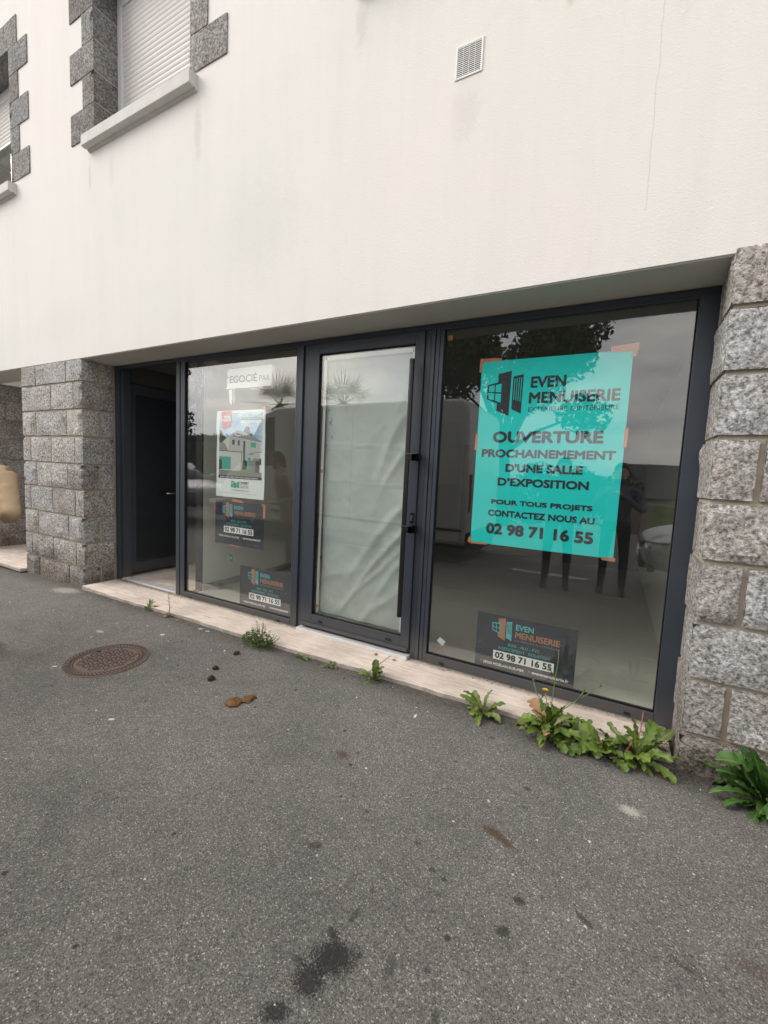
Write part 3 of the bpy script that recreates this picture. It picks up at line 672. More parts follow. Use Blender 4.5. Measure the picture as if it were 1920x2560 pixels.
def sheet_box(name, x0, x1, z0, z1, mat, parent=None, y=PY, th=.0012, wob=0.0, seed=0):
    b = MB(); nx_ = 8 if wob else 1; nz_ = 10 if wob else 1; n1 = nx_+1
    for yy in (0, th):
        for j in range(nz_+1):
            for i in range(nx_+1):
                u, v_ = i/nx_, j/nz_; w_ = wob*(vnoise(u*4+seed, v_*6, 1)) if (i in (0, nx_)) else 0
                b.v.append((x0+(x1-x0)*u+w_, y+yy, z0+(z1-z0)*v_))
    K = n1*(nz_+1)
    for j in range(nz_):
        for i in range(nx_):
            a = j*n1+i; b.face((a, a+1, a+n1+1, a+n1)); b.face((K+a, K+a+n1, K+a+n1+1, K+a+1))
    for j in range(nz_): b.face((j*n1, (j+1)*n1, K+(j+1)*n1, K+j*n1)); b.face((j*n1+nx_, K+j*n1+nx_, K+(j+1)*n1+nx_, (j+1)*n1+nx_))
    for i in range(nx_): b.face((i, K+i, K+i+1, i+1)); t0 = nz_*n1; b.face((t0+i, t0+i+1, K+t0+i+1, K+t0+i))
    return b.build(name, mat, parent)
def tape(parent, pts, y=PY-.0025):
    b = MB(); b.prism(pts, y, y+.0006, 'y'); return b.build('tape', M_TAPE, parent)
Y1, Y2 = PY-.0008, PY-.0016
# teal opening poster
po = sheet_box('poster', -.873, .028, .951, 2.200, M_TEAL)
tag(po, 'large turquoise opening poster taped inside the right window', 'poster')
text(po, 'EVEN', -.540, -.325, 2.007, 2.081, M_INK, Y1, .016)
text(po, 'MENUISERIE', -.545, -.017, 1.907, 1.982, M_INK, Y1, .016)
text(po, 'EXTÉRIEURE & INTÉRIEURE', -.543, -.018, 1.857, 1.893, M_INK, Y1, -.006)
for t_, a, b, c, d in (('OUVERTURE', -.764, -.086, 1.651, 1.730), ('PROCHAINEMEMENT', -.833, -.011, 1.552, 1.609), ("D'UNE SALLE", -.664, -.184, 1.456, 1.514), ('D’EXPOSITION', -.709, -.143, 1.361, 1.417),
                       ('POUR TOUS PROJETS', -.744, -.111, 1.223, 1.267), ('CONTACTEZ NOUS AU', -.762, -.092, 1.149, 1.194), ('02 98 71 16 55', -.767, -.091, 1.024, 1.102)):
    text(po, t_, a, b, c, d, M_INK, Y1, .021 if t_ != '02 98 71 16 55' else .023)
def quad_at(q, u, v):     # bilinear point in a four-corner shape TL TR BR BL
    (ax, az), (bx, bz), (cx, cz), (dx, dz) = q
    return ((ax*(1-u)+bx*u)*(1-v)+(dx*(1-u)+cx*u)*v, (az*(1-u)+bz*u)*(1-v)+(dz*(1-u)+cz*u)*v)
def frame_polys(q, t=.10, bars_=((.5, 'v'), (.5, 'h')), tb=.035):
    r_ = lambda u0, u1, v0, v1: [quad_at(q, u0, v0), quad_at(q, u1, v0), quad_at(q, u1, v1), quad_at(q, u0, v1)]
    P_ = [r_(0, 1, 0, t), r_(0, 1, 1-t, 1), r_(0, t, t, 1-t), r_(1-t, 1, t, 1-t)]
    for p, k in bars_: P_.append(r_(p-tb, p+tb, t, 1-t) if k == 'v' else r_(t, 1-t, p-tb, p+tb))
    return P_
def logo(parent, wq, dq, gq, mw, md, mg, mk, y):
    shapes(parent, 'door_emblem', [dq], md, y)
    shapes(parent, 'window_backing', [wq], mk, y-.0003)
    shapes(parent, 'window_emblem', frame_polys(wq, .10, ((.5, 'v'), (.5, 'h')), .035), mw, y-.0006)
    g_ = [[quad_at(gq, 0, .70), quad_at(gq, 1, .70), quad_at(gq, 1, 1), quad_at(gq, 0, 1)], [quad_at(gq, 0, 0), quad_at(gq, 1, 0), quad_at(gq, 1, .07), quad_at(gq, 0, .07)]]
    for k in range(5):
        u = k/4*.86+.0; g_.append([quad_at(gq, u, .07), quad_at(gq, u+.14, .07), quad_at(gq, u+.14, .70), quad_at(gq, u, .70)])
    shapes(parent, 'gate_emblem', g_, mg, y)
logo(po, [(-.823, 2.041), (-.720, 2.065), (-.717, 1.901), (-.823, 1.947)], [(-.754, 2.112), (-.667, 2.128), (-.669, 1.831), (-.753, 1.867)], [(-.655, 2.089), (-.588, 2.101), (-.590, 1.844), (-.654, 1.876)], M_INK, M_INK, M_INK, M_TEAL, Y1)
for pts in ([(-.885, 2.196), (-.74, 2.199), (-.74, 2.216), (-.885, 2.222)], [(-.888, 2.13), (-.868, 2.13), (-.868, 2.20), (-.886, 2.20)], [(-.09, 2.195), (.052, 2.190), (.055, 2.238), (-.09, 2.228)], [(.022, 2.16), (.046, 2.16), (.05, 2.196), (.022, 2.196)],
            [(.022, 1.63), (.040, 1.63), (.042, 1.745), (.022, 1.745)], [(-.886, 1.60), (-.868, 1.60), (-.868, 1.71), (-.884, 1.71)], [(-.892, .95), (-.868, .945), (-.868, .99), (-.888, .985)], [(-.872, .941), (-.75, .944), (-.75, .956), (-.872, .956)], [(-.035, .937), (.038, .934), (.040, .957), (-.035, .957)]): tape(po, pts)
# navy shop signs
def sign(dx, dz, zlow, label, ext=M_GREYINK):
    x0, x1, zt = -.783+dx, -.127+dx, .460+dz
    s_ = sheet_box('shop_sign', x0, x1, zlow, zt, M_NAVY, None, PY+.001, .003); tag(s_, label, 'sign', 'navy shop signs')
    y = PY
    T_ = lambda t, a, b, c, d, m_, bo: text(s_, t, a+dx, b+dx, c+dz, d+dz, m_, y, bo)
    T_('EVEN', -.514, -.396, .379, .419, M_AQUA, .013); T_('MENUISERIE', -.515, -.229, .324, .368, M_COPPER, .013)
    T_('EXTÉRIEURE & INTÉRIEURE', -.515, -.228, .300, .315, M_GREYINK, 0.0)
    T_('BOIS - ALU - PVC', -.557, -.349, .254, .275, M_AQUA, .0); T_('AGENCEMENT · ISOLATION', -.623, -.283, .220, .242, M_AQUA, 0.0)
    shapes(s_, 'number_strip', [[(-.655+dx, .207+dz), (-.2535+dx, .207+dz), (-.2535+dx, .144+dz), (-.655+dx, .144+dz)]], M_WHITE, y)
    text(s_, '02 98 71 16 55', -.642+dx, -.266+dx, .152+dz, .199+dz, M_INK, y-.0006, .016)
    if .10+dz > zlow:
        T_('29350 MOËLAN-SUR-MER', -.721, -.439, .097, .120, M_WHITE, .004); T_('evenmenuiserie.fr', -.388, -.157, .100, .122, M_WHITE, .010)
        b = MB(); b.disc_stack([(.005, 0), (.005, .0003)], (-.738+dx, y, .110+dz), 10, 'y'); b.disc_stack([(.006, 0), (.006, .0003)], (-.405+dx, y, .111+dz), 10, 'y'); b.build('print_dot', M_COPPER, s_)
    sh = lambda q: [(a+dx, c+dz) for a, c in q]
    logo(s_, sh([(-.674, .403), (-.619, .408), (-.617, .329), (-.672, .348)]), sh([(-.633, .438), (-.584, .447), (-.582, .288), (-.632, .309)]), sh([(-.577, .424), (-.541, .430), (-.538, .296), (-.576, .311)]), M_AQUA, M_COPPER, M_AQUA, M_NAVY, y)
    return s_
sign(0, 0, .074, 'navy shop sign standing at the foot of the right window')
sB = sign(-2.372, -.010, .062, 'navy shop sign low in the left window corner')
sA = sign(-2.733, .607, .632, 'navy shop sign taped under the house poster')
text(sA, 'CONCEPT', -2.99, -2.90, .655, .667, M_GREYINK, PY, 0)
for pts in ([(-3.28, 1.064), (-3.13, 1.058), (-3.13, 1.078), (-3.28, 1.088)], [(-2.868, .93), (-2.842, .93), (-2.838, 1.045), (-2.866, 1.05)], [(-2.885, 1.05), (-2.84, 1.045), (-2.84, 1.062), (-2.885, 1.072)], [(-3.30, .622), (-3.15, .617), (-3.15, .631), (-3.30, .635)], [(-3.528, .94), (-3.513, .94), (-3.513, 1.03), (-3.526, 1.03)]): tape(sA, pts, PY-.0012)
for pts in ([(-2.512, .08), (-2.497, .08), (-2.496, .56), (-2.507, .56)],): tape(sB, pts, PY-.0012)
# house poster
hp = sheet_box('poster', -3.508, -2.861, 1.105, 1.940, M_PAPER, None, PY+.001, .001, .008, 5); tag(hp, 'white promotional poster with a house picture in the left window', 'poster')
y = PY
x0, x1, zt, zb_ = -3.468, -2.897, 1.918, 1.292
fx = {}
def pm(c, n_):
    if c not in fx: fx[c] = flat('print_'+n_, c)
    return fx[c]
skym = MT('print_sky'); sv = skym.co('World'); M_PSKY = skym.done(skym.ramp(skym.noise(sv, 7, 4, .6), [(.35, (.22, .45, .68)), (.55, (.50, .68, .78)), (.7, (.80, .86, .86))]), .55)
shapes(hp, 'picture_sky', [[(x0, zt), (x1, zt), (x1, 1.55), (x0, 1.55)]], M_PSKY, y)
shapes(hp, 'picture_trees', [[(-3.16, 1.69), (-3.13, 1.75), (-3.10, 1.79), (-3.06, 1.78), (-3.05, 1.73), (-3.02, 1.70), (-3.03, 1.66)], [(x0, 1.60), (x0, 1.76), (-3.43, 1.75), (-3.41, 1.71), (-3.37, 1.68), (-3.38, 1.62)]], pm((.06, .075, .05), 'tree'), y-.0002)
shapes(hp, 'picture_wall', [[(x0, 1.556), (-3.45, 1.60), (-3.332, 1.69), (-2.92, 1.645), (-2.92, 1.36), (x0, 1.36)]], pm((.52, .54, .51), 'wall'), y-.0004)
shapes(hp, 'picture_side_wall', [[(-3.43, 1.635), (-3.332, 1.695), (-3.335, 1.56), (-3.40, 1.60)]], pm((.68, .68, .60), 'sidewall'), y-.0006)
shapes(hp, 'picture_roof', [[(-3.44, 1.640), (-3.332, 1.706), (-3.223, 1.752), (-3.16, 1.745), (-2.897, 1.648), (-2.92, 1.640), (-3.325, 1.698)], [(x0, 1.56), (x0, 1.635), (-3.40, 1.635), (-3.337, 1.556)], [(-3.09, 1.521), (-3.02, 1.545), (-2.897, 1.552), (-2.897, 1.545), (-3.01, 1.538), (-3.0, 1.521)]], pm((.30, .32, .31), 'roof'), y-.0008)
shapes(hp, 'picture_wing', [[(x0, 1.552), (-3.143, 1.541), (-3.143, 1.36), (x0, 1.365)]], pm((.60, .62, .59), 'wing'), y-.0009)
shapes(hp, 'picture_edge', [[(x0, 1.559), (-3.143, 1.548), (-3.143, 1.541), (x0, 1.552)], [(-3.16, 1.54), (-3.153, 1.54), (-3.158, 1.37), (-3.165, 1.37)], [(-3.139, 1.648), (-3.113, 1.648), (-3.113, 1.467), (-3.135, 1.467)], [(-3.286, 1.662), (-3.253, 1.662), (-3.253, 1.614), (-3.286, 1.614)], [(-3.209, 1.655), (-3.185, 1.655), (-3.185, 1.607), (-3.209, 1.607)], [(-2.93, 1.49), (-2.905, 1.49), (-2.905, 1.43), (-2.93, 1.43)]], pm((.10, .105, .105), 'edge'), y-.0011)
shapes(hp, 'picture_glass', [[(x0, 1.50), (-3.303, 1.497), (-3.303, 1.376), (x0, 1.374)], [(-3.042, 1.638), (-2.975, 1.632), (-2.975, 1.588), (-3.042, 1.593)], [(-3.077, 1.494), (-3.037, 1.494), (-3.037, 1.386), (-3.077, 1.386)]], pm((.09, .42, .33), 'turquoise'), y-.0012)
shapes(hp, 'picture_ground', [[(x0, 1.368), (-3.1, 1.36), (x1, 1.358), (x1, 1.30), (x0, 1.30)]], pm((.26, .26, .235), 'ground'), y-.0013)
shapes(hp, 'picture_lawn', [[(-3.25, 1.352), (-3.08, 1.388), (-2.95, 1.385), (-3.05, 1.352)], [(-3.03, 1.46), (-2.99, 1.492), (-2.94, 1.485), (-2.925, 1.462)]], pm((.24, .33, .12), 'lawn'), y-.0014)
shapes(hp, 'picture_shrub', [[(x0, 1.37), (x0, 1.47), (-3.445, 1.478), (-3.425, 1.455), (-3.425, 1.375)], [(-3.15, 1.375), (-3.145, 1.46), (-3.12, 1.475), (-3.08, 1.458), (-3.085, 1.385)]], pm((.07, .08, .06), 'shrub'), y-.0015)
shapes(hp, 'picture_planter', [[(-3.04, 1.468), (-2.925, 1.462), (-2.93, 1.355), (-3.035, 1.358)]], pm((.27, .26, .255), 'planter'), y-.0016)
shapes(hp, 'picture_planter_side', [[(-2.975, 1.464), (-2.925, 1.462), (-2.93, 1.355), (-2.975, 1.352)]], pm((.12, .12, .115), 'planter_side'), y-.0018)
shapes(hp, 'caption_strip', [[(x0-.004, 1.315), (x1+.004, 1.315), (x1+.004, 1.288), (x0-.004, 1.288)]], M_INK, y-.0019)
text(hp, 'FENÊTRES - VOLETS - PORTES - STORES - PORTAILS - PERGOLAS - VÉRANDAS...', x0+.02, x1-.04, 1.294, 1.309, M_WHITE, y-.0024, .01)
shapes(hp, 'banner', [[(-3.169, 1.869), (-2.897, 1.869), (-2.897, 1.845), (-3.169, 1.845)]], M_GREEN, y-.0006); shapes(hp, 'banner_light', [[(-3.169, 1.842), (-2.897, 1.842), (-2.897, 1.820), (-3.169, 1.820)]], M_PAPER, y-.0006)
text(hp, 'Du 15 septembre au 15 janvier 2026', -3.155, -2.905, 1.849, 1.864, M_PAPER, y-.0012, .004); text(hp, 'OFFRE SPÉCIALE FENÊTRES', -3.12, -2.93, 1.826, 1.837, M_GREYINK, y-.0012, .004)
shapes(hp, 'discount_box', [[(-3.44, 1.932), (-3.300, 1.936), (-3.300, 1.782), (-3.36, 1.775), (-3.40, 1.755), (-3.43, 1.79)]], M_RED, y-.0026)
text(hp, '-20%', -3.425, -3.305, 1.835, 1.893, M_PAPER, y-.0032, .012)
shapes(hp, 'window_mark', [[(-3.296, 1.262), (-3.270, 1.265), (-3.270, 1.245), (-3.296, 1.243)], [(-3.296, 1.237), (-3.270, 1.239), (-3.270, 1.200), (-3.296, 1.202)], [(-3.264, 1.266), (-3.245, 1.250), (-3.222, 1.245), (-3.222, 1.196), (-3.264, 1.200)], [(-3.217, 1.250), (-3.187, 1.267), (-3.187, 1.197), (-3.217, 1.203)]], M_GREEN, y)
text(hp, "L'EXPERT", -3.179, -3.059, 1.237, 1.262, M_INK, y, .012); text(hp, 'FENÊTRE', -3.178, -3.060, 1.198, 1.232, M_GREYINK, y, 0.0); text(hp, 'VOTRE MAISON COMME À VOUS', -3.297, -3.058, 1.170, 1.182, M_GREYINK, y, .01)
text(hp, 'Offre valable dans les magasins participants - voir conditions affichées en magasin', -3.45, -2.95, 1.142, 1.150, M_GREYINK, y, 0)
for pts in ([(-2.91, 1.935), (-2.86, 1.94), (-2.865, 1.972), (-2.895, 1.955)],): tape(hp, pts, PY-.004)
# torn estate sticker
M_STICK = simple('sticker_film', (.92, .92, .90), .5, 0, .03, 6)
b = MB(); b.prism([(-3.352, 2.328), (-2.790, 2.334), (-2.797, 2.145), (-3.385, 2.146), (-3.362, 2.18), (-3.375, 2.22), (-3.358, 2.25), (-3.372, 2.29)], PY-.0008, PY, 'y')
st_ = b.build('sticker', M_STICK); tag(st_, 'torn white sticker panel high in the left window', 'sticker')
sgr = pm((.34, .34, .34), 'sticker_shadow')
shapes(st_, 'panel_line', [[(-3.35, 2.335), (-2.785, 2.341), (-2.785, 2.334), (-3.352, 2.328)], [(-2.790, 2.334), (-2.785, 2.334), (-2.792, 2.145), (-2.797, 2.145)], [(-3.385, 2.146), (-2.797, 2.145), (-2.797, 2.138), (-3.388, 2.139)]], M_INK, PY-.0005)
shapes(st_, 'drop_shadow', [[(-2.785, 2.326), (-2.747, 2.323), (-2.749, 2.121), (-3.05, 2.124), (-3.05, 2.137), (-2.79, 2.137)], [(-3.303, 2.138), (-3.262, 2.138), (-3.262, 1.99), (-3.303, 2.045)]], sgr, PY-.0004)
shapes(st_, 'sign_post', [[(-3.345, 2.138), (-3.303, 2.138), (-3.303, 1.99), (-3.33, 2.02)]], M_STICK, PY-.0004)
text(st_, 'EGOCIÉ', -3.335, -2.975, 2.195, 2.283, M_INK, PY-.0012, .013); text(st_, 'PAR', -2.948, -2.818, 2.195, 2.250, M_INK, PY-.0012, .008)
b = MB(); rs = random.Random(4)
for k in range(26):
    cx, cz = rs.uniform(-3.88, -3.35), rs.uniform(1.98, 2.38); a = rs.uniform(1.0, 2.0); l = rs.uniform(.01, .05); w_ = rs.uniform(.003, .012)
    dx_, dz_ = math.cos(a)*l, math.sin(a)*l; b.poly([(cx-dx_, PY-.0006, cz-dz_), (cx+w_, PY-.0006, cz-dz_*.2), (cx+dx_, PY-.0006, cz+dz_), (cx-w_*.6, PY-.0006, cz+dz_*.3)])
link_mesh('sticker_scraps', b.mesh('sticker_scraps'), simple('old_glue', (.34, .32, .27), .8), st_)
# small green sticker and note cards
gs = sheet_box('sticker', -3.315, -3.253, .462, .535, simple('dark_green_label', (.02, .11, .045), .5)); tag(gs, 'small dark green square sticker on the left window', 'sticker')
shapes(gs, 'mark', [[(-3.295, .49), (-3.272, .495), (-3.270, .512), (-3.290, .510)]], M_GREEN, Y1)
nc = MB(); nc.prism([(-1.082, .172), (-1.055, .205), (-1.01, .178), (-1.033, .142)], PY, PY+.001, 'y'); nc = nc.build('note_card', simple('pale_card', (.62, .68, .64), .6)); tag(nc, 'small pale paper tag in the corner of the right window', 'paper tag')
shapes(nc, 'card_brown_side', [[(-1.07, .16), (-1.025, .15), (-1.03, .09), (-1.075, .10)]], pm((.09, .075, .06), 'brown_card'), PY+.002)  # plain dark brown piece below the pale tag
for (x, z) in ((-1.115, 2.385),):
    t_ = MB(); t_.prism([(x-.017, z-.017), (x+.017, z-.017), (x+.017, z+.017), (x-.017, z+.017)], PY-.001, PY, 'y'); t_ = t_.build('tape', M_TAPE); tag(t_, 'small red tape square in the top corner of the right window', 'tape')
# wrinkled sheet behind the glass door
def sheet():
    m_ = MT('white_sheet'); v = m_.co('World')
    c = m_.ramp(m_.noise(v, 3, 4), [(.3, (.40, .465, .435)), (.7, (.47, .53, .495))])
    xyz = m_.sep(v)
    cr_ = m_.noise(m_.co('World', (2, 1, 14)), 3, 4, .6)
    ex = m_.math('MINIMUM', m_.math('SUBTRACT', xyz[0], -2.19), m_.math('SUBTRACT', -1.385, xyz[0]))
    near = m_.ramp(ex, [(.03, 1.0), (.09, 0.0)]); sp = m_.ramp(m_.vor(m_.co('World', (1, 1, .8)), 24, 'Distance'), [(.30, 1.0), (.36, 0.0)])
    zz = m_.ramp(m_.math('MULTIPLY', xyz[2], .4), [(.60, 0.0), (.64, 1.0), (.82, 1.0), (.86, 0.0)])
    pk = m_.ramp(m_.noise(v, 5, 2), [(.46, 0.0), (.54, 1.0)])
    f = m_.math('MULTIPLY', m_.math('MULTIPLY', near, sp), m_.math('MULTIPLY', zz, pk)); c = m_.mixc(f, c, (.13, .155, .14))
    return m_.done(c, .7, m_.bump(m_.noise(v, 240, 2), .08, .002), spec=.25)
M_SHEET = sheet()
sx0, sx1, sz0, sz1 = -2.200, -1.372, .158, 2.352; nxs, nzs = 70, 150; V = []; Fq = []
for j in range(nzs+1):
    for i in range(nxs+1):
        u, v_ = i/nxs, j/nzs; x = sx0+(sx1-sx0)*u; z = sz0+(sz1-sz0)*v_
        h = 0.0
        for (px, pz, ang, w_, a, l) in ((-1.40, 1.95, 1.05, .035, .008, .9), (-1.42, 1.62, 1.0, .030, .008, .7), (-1.38, 1.20, .82, .035, .011, 1.0), (-1.38, .98, .80, .026, .010, 1.0), (-1.40, .75, .95, .030, .007, .8), (-1.95, .55, .3, .03, .005, .4), (-1.5, .42, .7, .035, .007, .7), (-1.43, 2.1, 1.2, .04, .006, .8), (-1.62, .62, .75, .022, .006, .6)):
            dx_, dz_ = x-px, z-pz; al = -dx_*math.cos(ang)-dz_*math.sin(ang); ac = -dx_*math.sin(ang)+dz_*math.cos(ang)
            ac += .10*al*al+.018*vnoise(al*5, px*9, 2)
            h += a*math.exp(-(ac/w_)**2)*max(0, 1-abs(al-.12)/l)
        h += .0035*fbm(x*5, z*5, 1, 3)+.0016*fbm(x*18+z*6, z*14, 4, 2)
        for zc, k in ((1.625, .004), (1.03, .003), (1.32, .0025)):
            h += k*math.exp(-((z-zc-.012*vnoise(x*4, zc, 1)+.02*(x+1.8))/.006)**2)
        V.append((x+.006*vnoise(z*5, u*3, 8)*(abs(u-.5)*2)**6, 2.944+.026-min(.025, h*1.6), z))
for j in range(nzs):
    for i in range(nxs): a = j*(nxs+1)+i; Fq.append((a, a+1, a+nxs+2, a+nxs+1))
sh = link_mesh('paper_sheet', np_mesh('paper_sheet', V, Fq, True), M_SHEET); md = sh.modifiers.new('thickness', 'SOLIDIFY'); md.thickness = .0008; md.offset = 1
tag(sh, 'crumpled whitish sheet covering the inside of the glass door', 'sheet')
M_MASK = simple('masking_tape', (.66, .70, .64), .6, 0, .08, 8)
for pts in ([(-2.222, .165), (-2.196, .165), (-2.188, 2.345), (-2.214, 2.345)], [(-2.212, 2.318), (-1.385, 2.318), (-1.385, 2.350), (-2.212, 2.350)], [(-1.402, .165), (-1.376, .165), (-1.376, 2.34), (-1.402, 2.34)]):
    b = MB(); b.prism(pts, 2.9415, 2.9422, 'y'); b.build('masking_tape', M_MASK, sh)
for x, z in ((-2.206, 1.40), (-2.212, .22), (-1.392, 2.33), (-2.20, 2.335)):
    b = MB(); b.prism([(x-.012, z-.014), (x+.012, z-.014), (x+.012, z+.014), (x-.012, z+.014)], 2.9400, 2.9408, 'y'); b.build('red_tape', M_TAPE, sh)

# ------------------------------------------------------------------ manhole cover
MC = (-3.118, 1.675); mr = .270; gz0 = -.03
mh = empty('manhole_cover', (MC[0], MC[1], gz0), 0, 'round rusty brown manhole cover in the pavement', 'manhole cover')
b = MB(); b.disc_stack([(mr, -.02), (mr, .004), (mr-.004, .006), (.209, .006), (.205, -.02)], (*MC, gz0), 56); b.build('rim', M_CAST, mh)
b = MB(); b.disc_stack([(.200, -.02), (.200, .003), (.196, .005)], (*MC, gz0), 56); b.build('lid', M_CAST, mh)
b = MB(); b.disc_stack([(.2055, -.015), (.2055, .0005), (.1995, .0005), (.1995, -.015)], (*MC, gz0), 56); b.build('seam', M_CASTD, mh)
b = MB()
for k in range(60):
    a = 2*math.pi*k/60; pts = []
    for t_ in range(5):
        q = t_/4; rr = .216+q*.046; aa = a+.10*math.sin(q*math.pi); pts.append((MC[0]+rr*math.cos(aa), MC[1]+rr*math.sin(aa), gz0+.006))
    b.tube(pts, .0035, 4)
rp = b.build('rim_pattern', M_CASTD, mh); rp['kind'] = 'stuff'
b = MB()
for i in range(-7, 8):
    for j in range(-7, 8):
        cx, cy = i*.034+(j % 2)*.017, j*.030
        if cx*cx+cy*cy > .178**2: continue
        s_ = 1 if (i+j) % 2 else -1; pts = []
        for t_ in range(7):
            q = t_/6*2-1; lx, ly = q*.015, .008*math.sin(q*math.pi)*s_
            if j % 2: lx, ly = ly, lx
            ca, sa = math.cos(.5), math.sin(.5); pts.append((MC[0]+cx+lx*ca-ly*sa, MC[1]+cy+lx*sa+ly*ca, gz0+.0055))
        b.tube(pts, .0032, 4)
lp = b.build('lid_pattern', M_CASTD, mh); lp['kind'] = 'stuff'
b = MB(); b.box(MC[0]-.19, MC[0]-.165, MC[1]+.02, MC[1]+.05, gz0+.004, gz0+.0065); b.build('keyhole', M_GROOVE, mh)

# ------------------------------------------------------------------ droppings, leaves and grit
def lump(c, r, seed, flatz=.6, sub=4):
    bm = bmesh.new(); bmesh.ops.create_icosphere(bm, subdivisions=sub, radius=1)
    for v in bm.verts:
        k = 1+.34*fbm(v.co.x*2.0+seed, v.co.y*2.0, v.co.z*2.0, 4)+.12*vnoise(v.co.x*7+seed, v.co.y*7, v.co.z*7)
        v.co = Vector((v.co.x*r[0]*k, v.co.y*r[1]*k, max(-.4, v.co.z)*r[2]*k))+Vector(c)
    me = bpy.data.meshes.new('lump'); bm.to_mesh(me); bm.free(); me.polygons.foreach_set('use_smooth', [True]*len(me.polygons)); return me
M_DUNG = simple('dark_dropping', (.035, .020, .012), .6, 0, .35, 60, .4, .5, 150); M_DUNG2 = simple('brown_dropping', (.14, .068, .022), .55, 0, .45, 50, .4, .5, 130)
for i, ((x, y_), r_) in enumerate((((-2.443, 2.255), .022), ((-2.376, 2.003), .020), ((-2.274, 1.882), .023))):
    o = link_mesh('dropping', lump((x, y_, -.024), (r_, r_*.95, r_*.9), i*9.1), M_DUNG); tag(o, ['dark dropping lump nearest the daisy tuft', 'smallest dark dropping lump, middle of the row of three', 'dark dropping lump nearest the flattened brown one'][i], 'dropping')
o = empty('dropping', (-1.905, 1.79, -.03), 0, 'flattened brown dropping on the pavement', 'dropping')
link_mesh('lump', lump((-1.935, 1.765, -.028), (.050, .052, .014), 31), M_DUNG2, o); link_mesh('lump', lump((-1.885, 1.838, -.027), (.040, .046, .015), 47), M_DUNG2, o)
# dry leaves and paper scraps
M_DRY = simple('dry_leaf', (.34, .20, .10), .7, 0, .4, 30); M_SCRAP = simple('paper_scrap', (.66, .63, .56), .7, 0, .1, 20)
def flake(seed, l, w):
    rs = random.Random(seed); n_ = 7; b = MB(); P_ = []
    for k in range(n_):
        a = 2*math.pi*k/n_; q = rs.uniform(.6, 1.1); P_.append((l*q*math.cos(a), w*q*math.sin(a), .002+.35*w*rs.random()))
    c0 = len(b.v); b.v += P_+[(0, 0, .002+.2*w)]
    for k in range(n_): b.face((c0+k, c0+(k+1) % n_, c0+n_))
    me = b.mesh('flake'); return me
rs = random.Random(12)
for i, (x, y_, l, w_, mt, lab, cat) in enumerate(((-3.60, 2.455, .035, .02, M_DRY, 'dry curled leaf beside the withered weed', 'leaf'), (-3.42, 2.452, .028, .016, M_DRY, 'dry leaf just right of the withered weed', 'leaf'), (-3.08, 2.44, .03, .012, M_SCRAP, 'pale scrap by the step left of the daisy tuft', 'scrap'),
        (-2.99, 2.43, .022, .012, M_SCRAP, 'second pale scrap by the step left of the daisy tuft', 'scrap'), (-3.22, 2.17, .03, .018, M_SCRAP, 'white paper scrap on the asphalt above the manhole', 'scrap'), (-2.56, 2.24, .024, .008, M_SCRAP, 'white scrap left of the dark lump', 'scrap'),
        (-.93, 2.24, .028, .010, M_SCRAP, 'yellowish stick end on the asphalt below the dandelion', 'scrap'), (-1.52, 2.80, .022, .016, M_DRY, 'dry leaf at the glass door threshold', 'leaf'), (-1.36, 2.795, .024, .012, M_DRY, 'dry leaf at the threshold end near the lock', 'leaf'), (-3.29, 1.42, .024, .016, M_SCRAP, 'pale crumpled scrap below the manhole cover', 'scrap'),
        (-.02, 2.70, .03, .012, M_DRY, 'dry stalk on the doorstep crack', 'leaf'), (-2.35, 1.28, .02, .012, M_SCRAP, 'small pale scrap on the left foreground asphalt', 'scrap'))):
    o = link_mesh('dry_leaf' if cat == 'leaf' else 'paper_scrap', flake(i*3+1, l, w_), mt); zz = gz(x, y_) if y_ < 2.48 else .001
    o.location = (x, y_, zz+.001); o.rotation_euler = (0, 0, rs.uniform(0, 6)); tag(o, lab, cat)
# white chips and dark grit too small to count
def scatter(name, mat, n_, boxes, smin, smax, seed, label, cat):
    r_ = np.random.RandomState(seed); V = []; Ff = []
    base = np.array([(1, 0, 0), (-.5, .8, 0), (-.6, -.7, 0), (0, 0, .8)])
    for k in range(n_):
        bx = boxes[r_.randint(len(boxes))]; x = r_.uniform(bx[0], bx[1]); y_ = r_.uniform(bx[2], bx[3]); s_ = smin+(smax-smin)*r_.rand()**3; a = r_.rand()*6.28
        z = bx[4] if bx[4] is not None else gz(x, y_)
        c_, q = math.cos(a), math.sin(a); b0 = len(V)
        for p in base: V.append((x+s_*(p[0]*c_-p[1]*q)*1.2, y_+s_*(p[0]*q+p[1]*c_), z+s_*p[2]+.0005))
        Ff += [(b0, b0+1, b0+3), (b0+1, b0+2, b0+3), (b0+2, b0, b0+3)]
    o = link_mesh(name, np_mesh(name, V, Ff), mat); tag(o, label, cat, kind='stuff')
scatter('pale_grit', simple('pale_stone_chip', (.62, .59, .53), .8, 0, .2, 40), 330, [(-5.5, 1.2, .5, 2.5, None)], .002, .008, 5, 'pale stone chips scattered over the asphalt', 'grit')
scatter('dark_grit', simple('dirt_crumb', (.055, .043, .033), .95, 0, .3, 60), 2600, [(-5.1, .38, 2.845, 2.90, -.001), (.25, .40, 2.60, 2.88, -.001), (-2.3, .6, 2.44, 2.53, None), (-5.2, -2.3, 2.42, 2.49, None), (.40, 1.2, 2.46, 2.56, None)], .002, .007, 6, 'dark soil crumbs along the foot of the frame and step', 'grit')

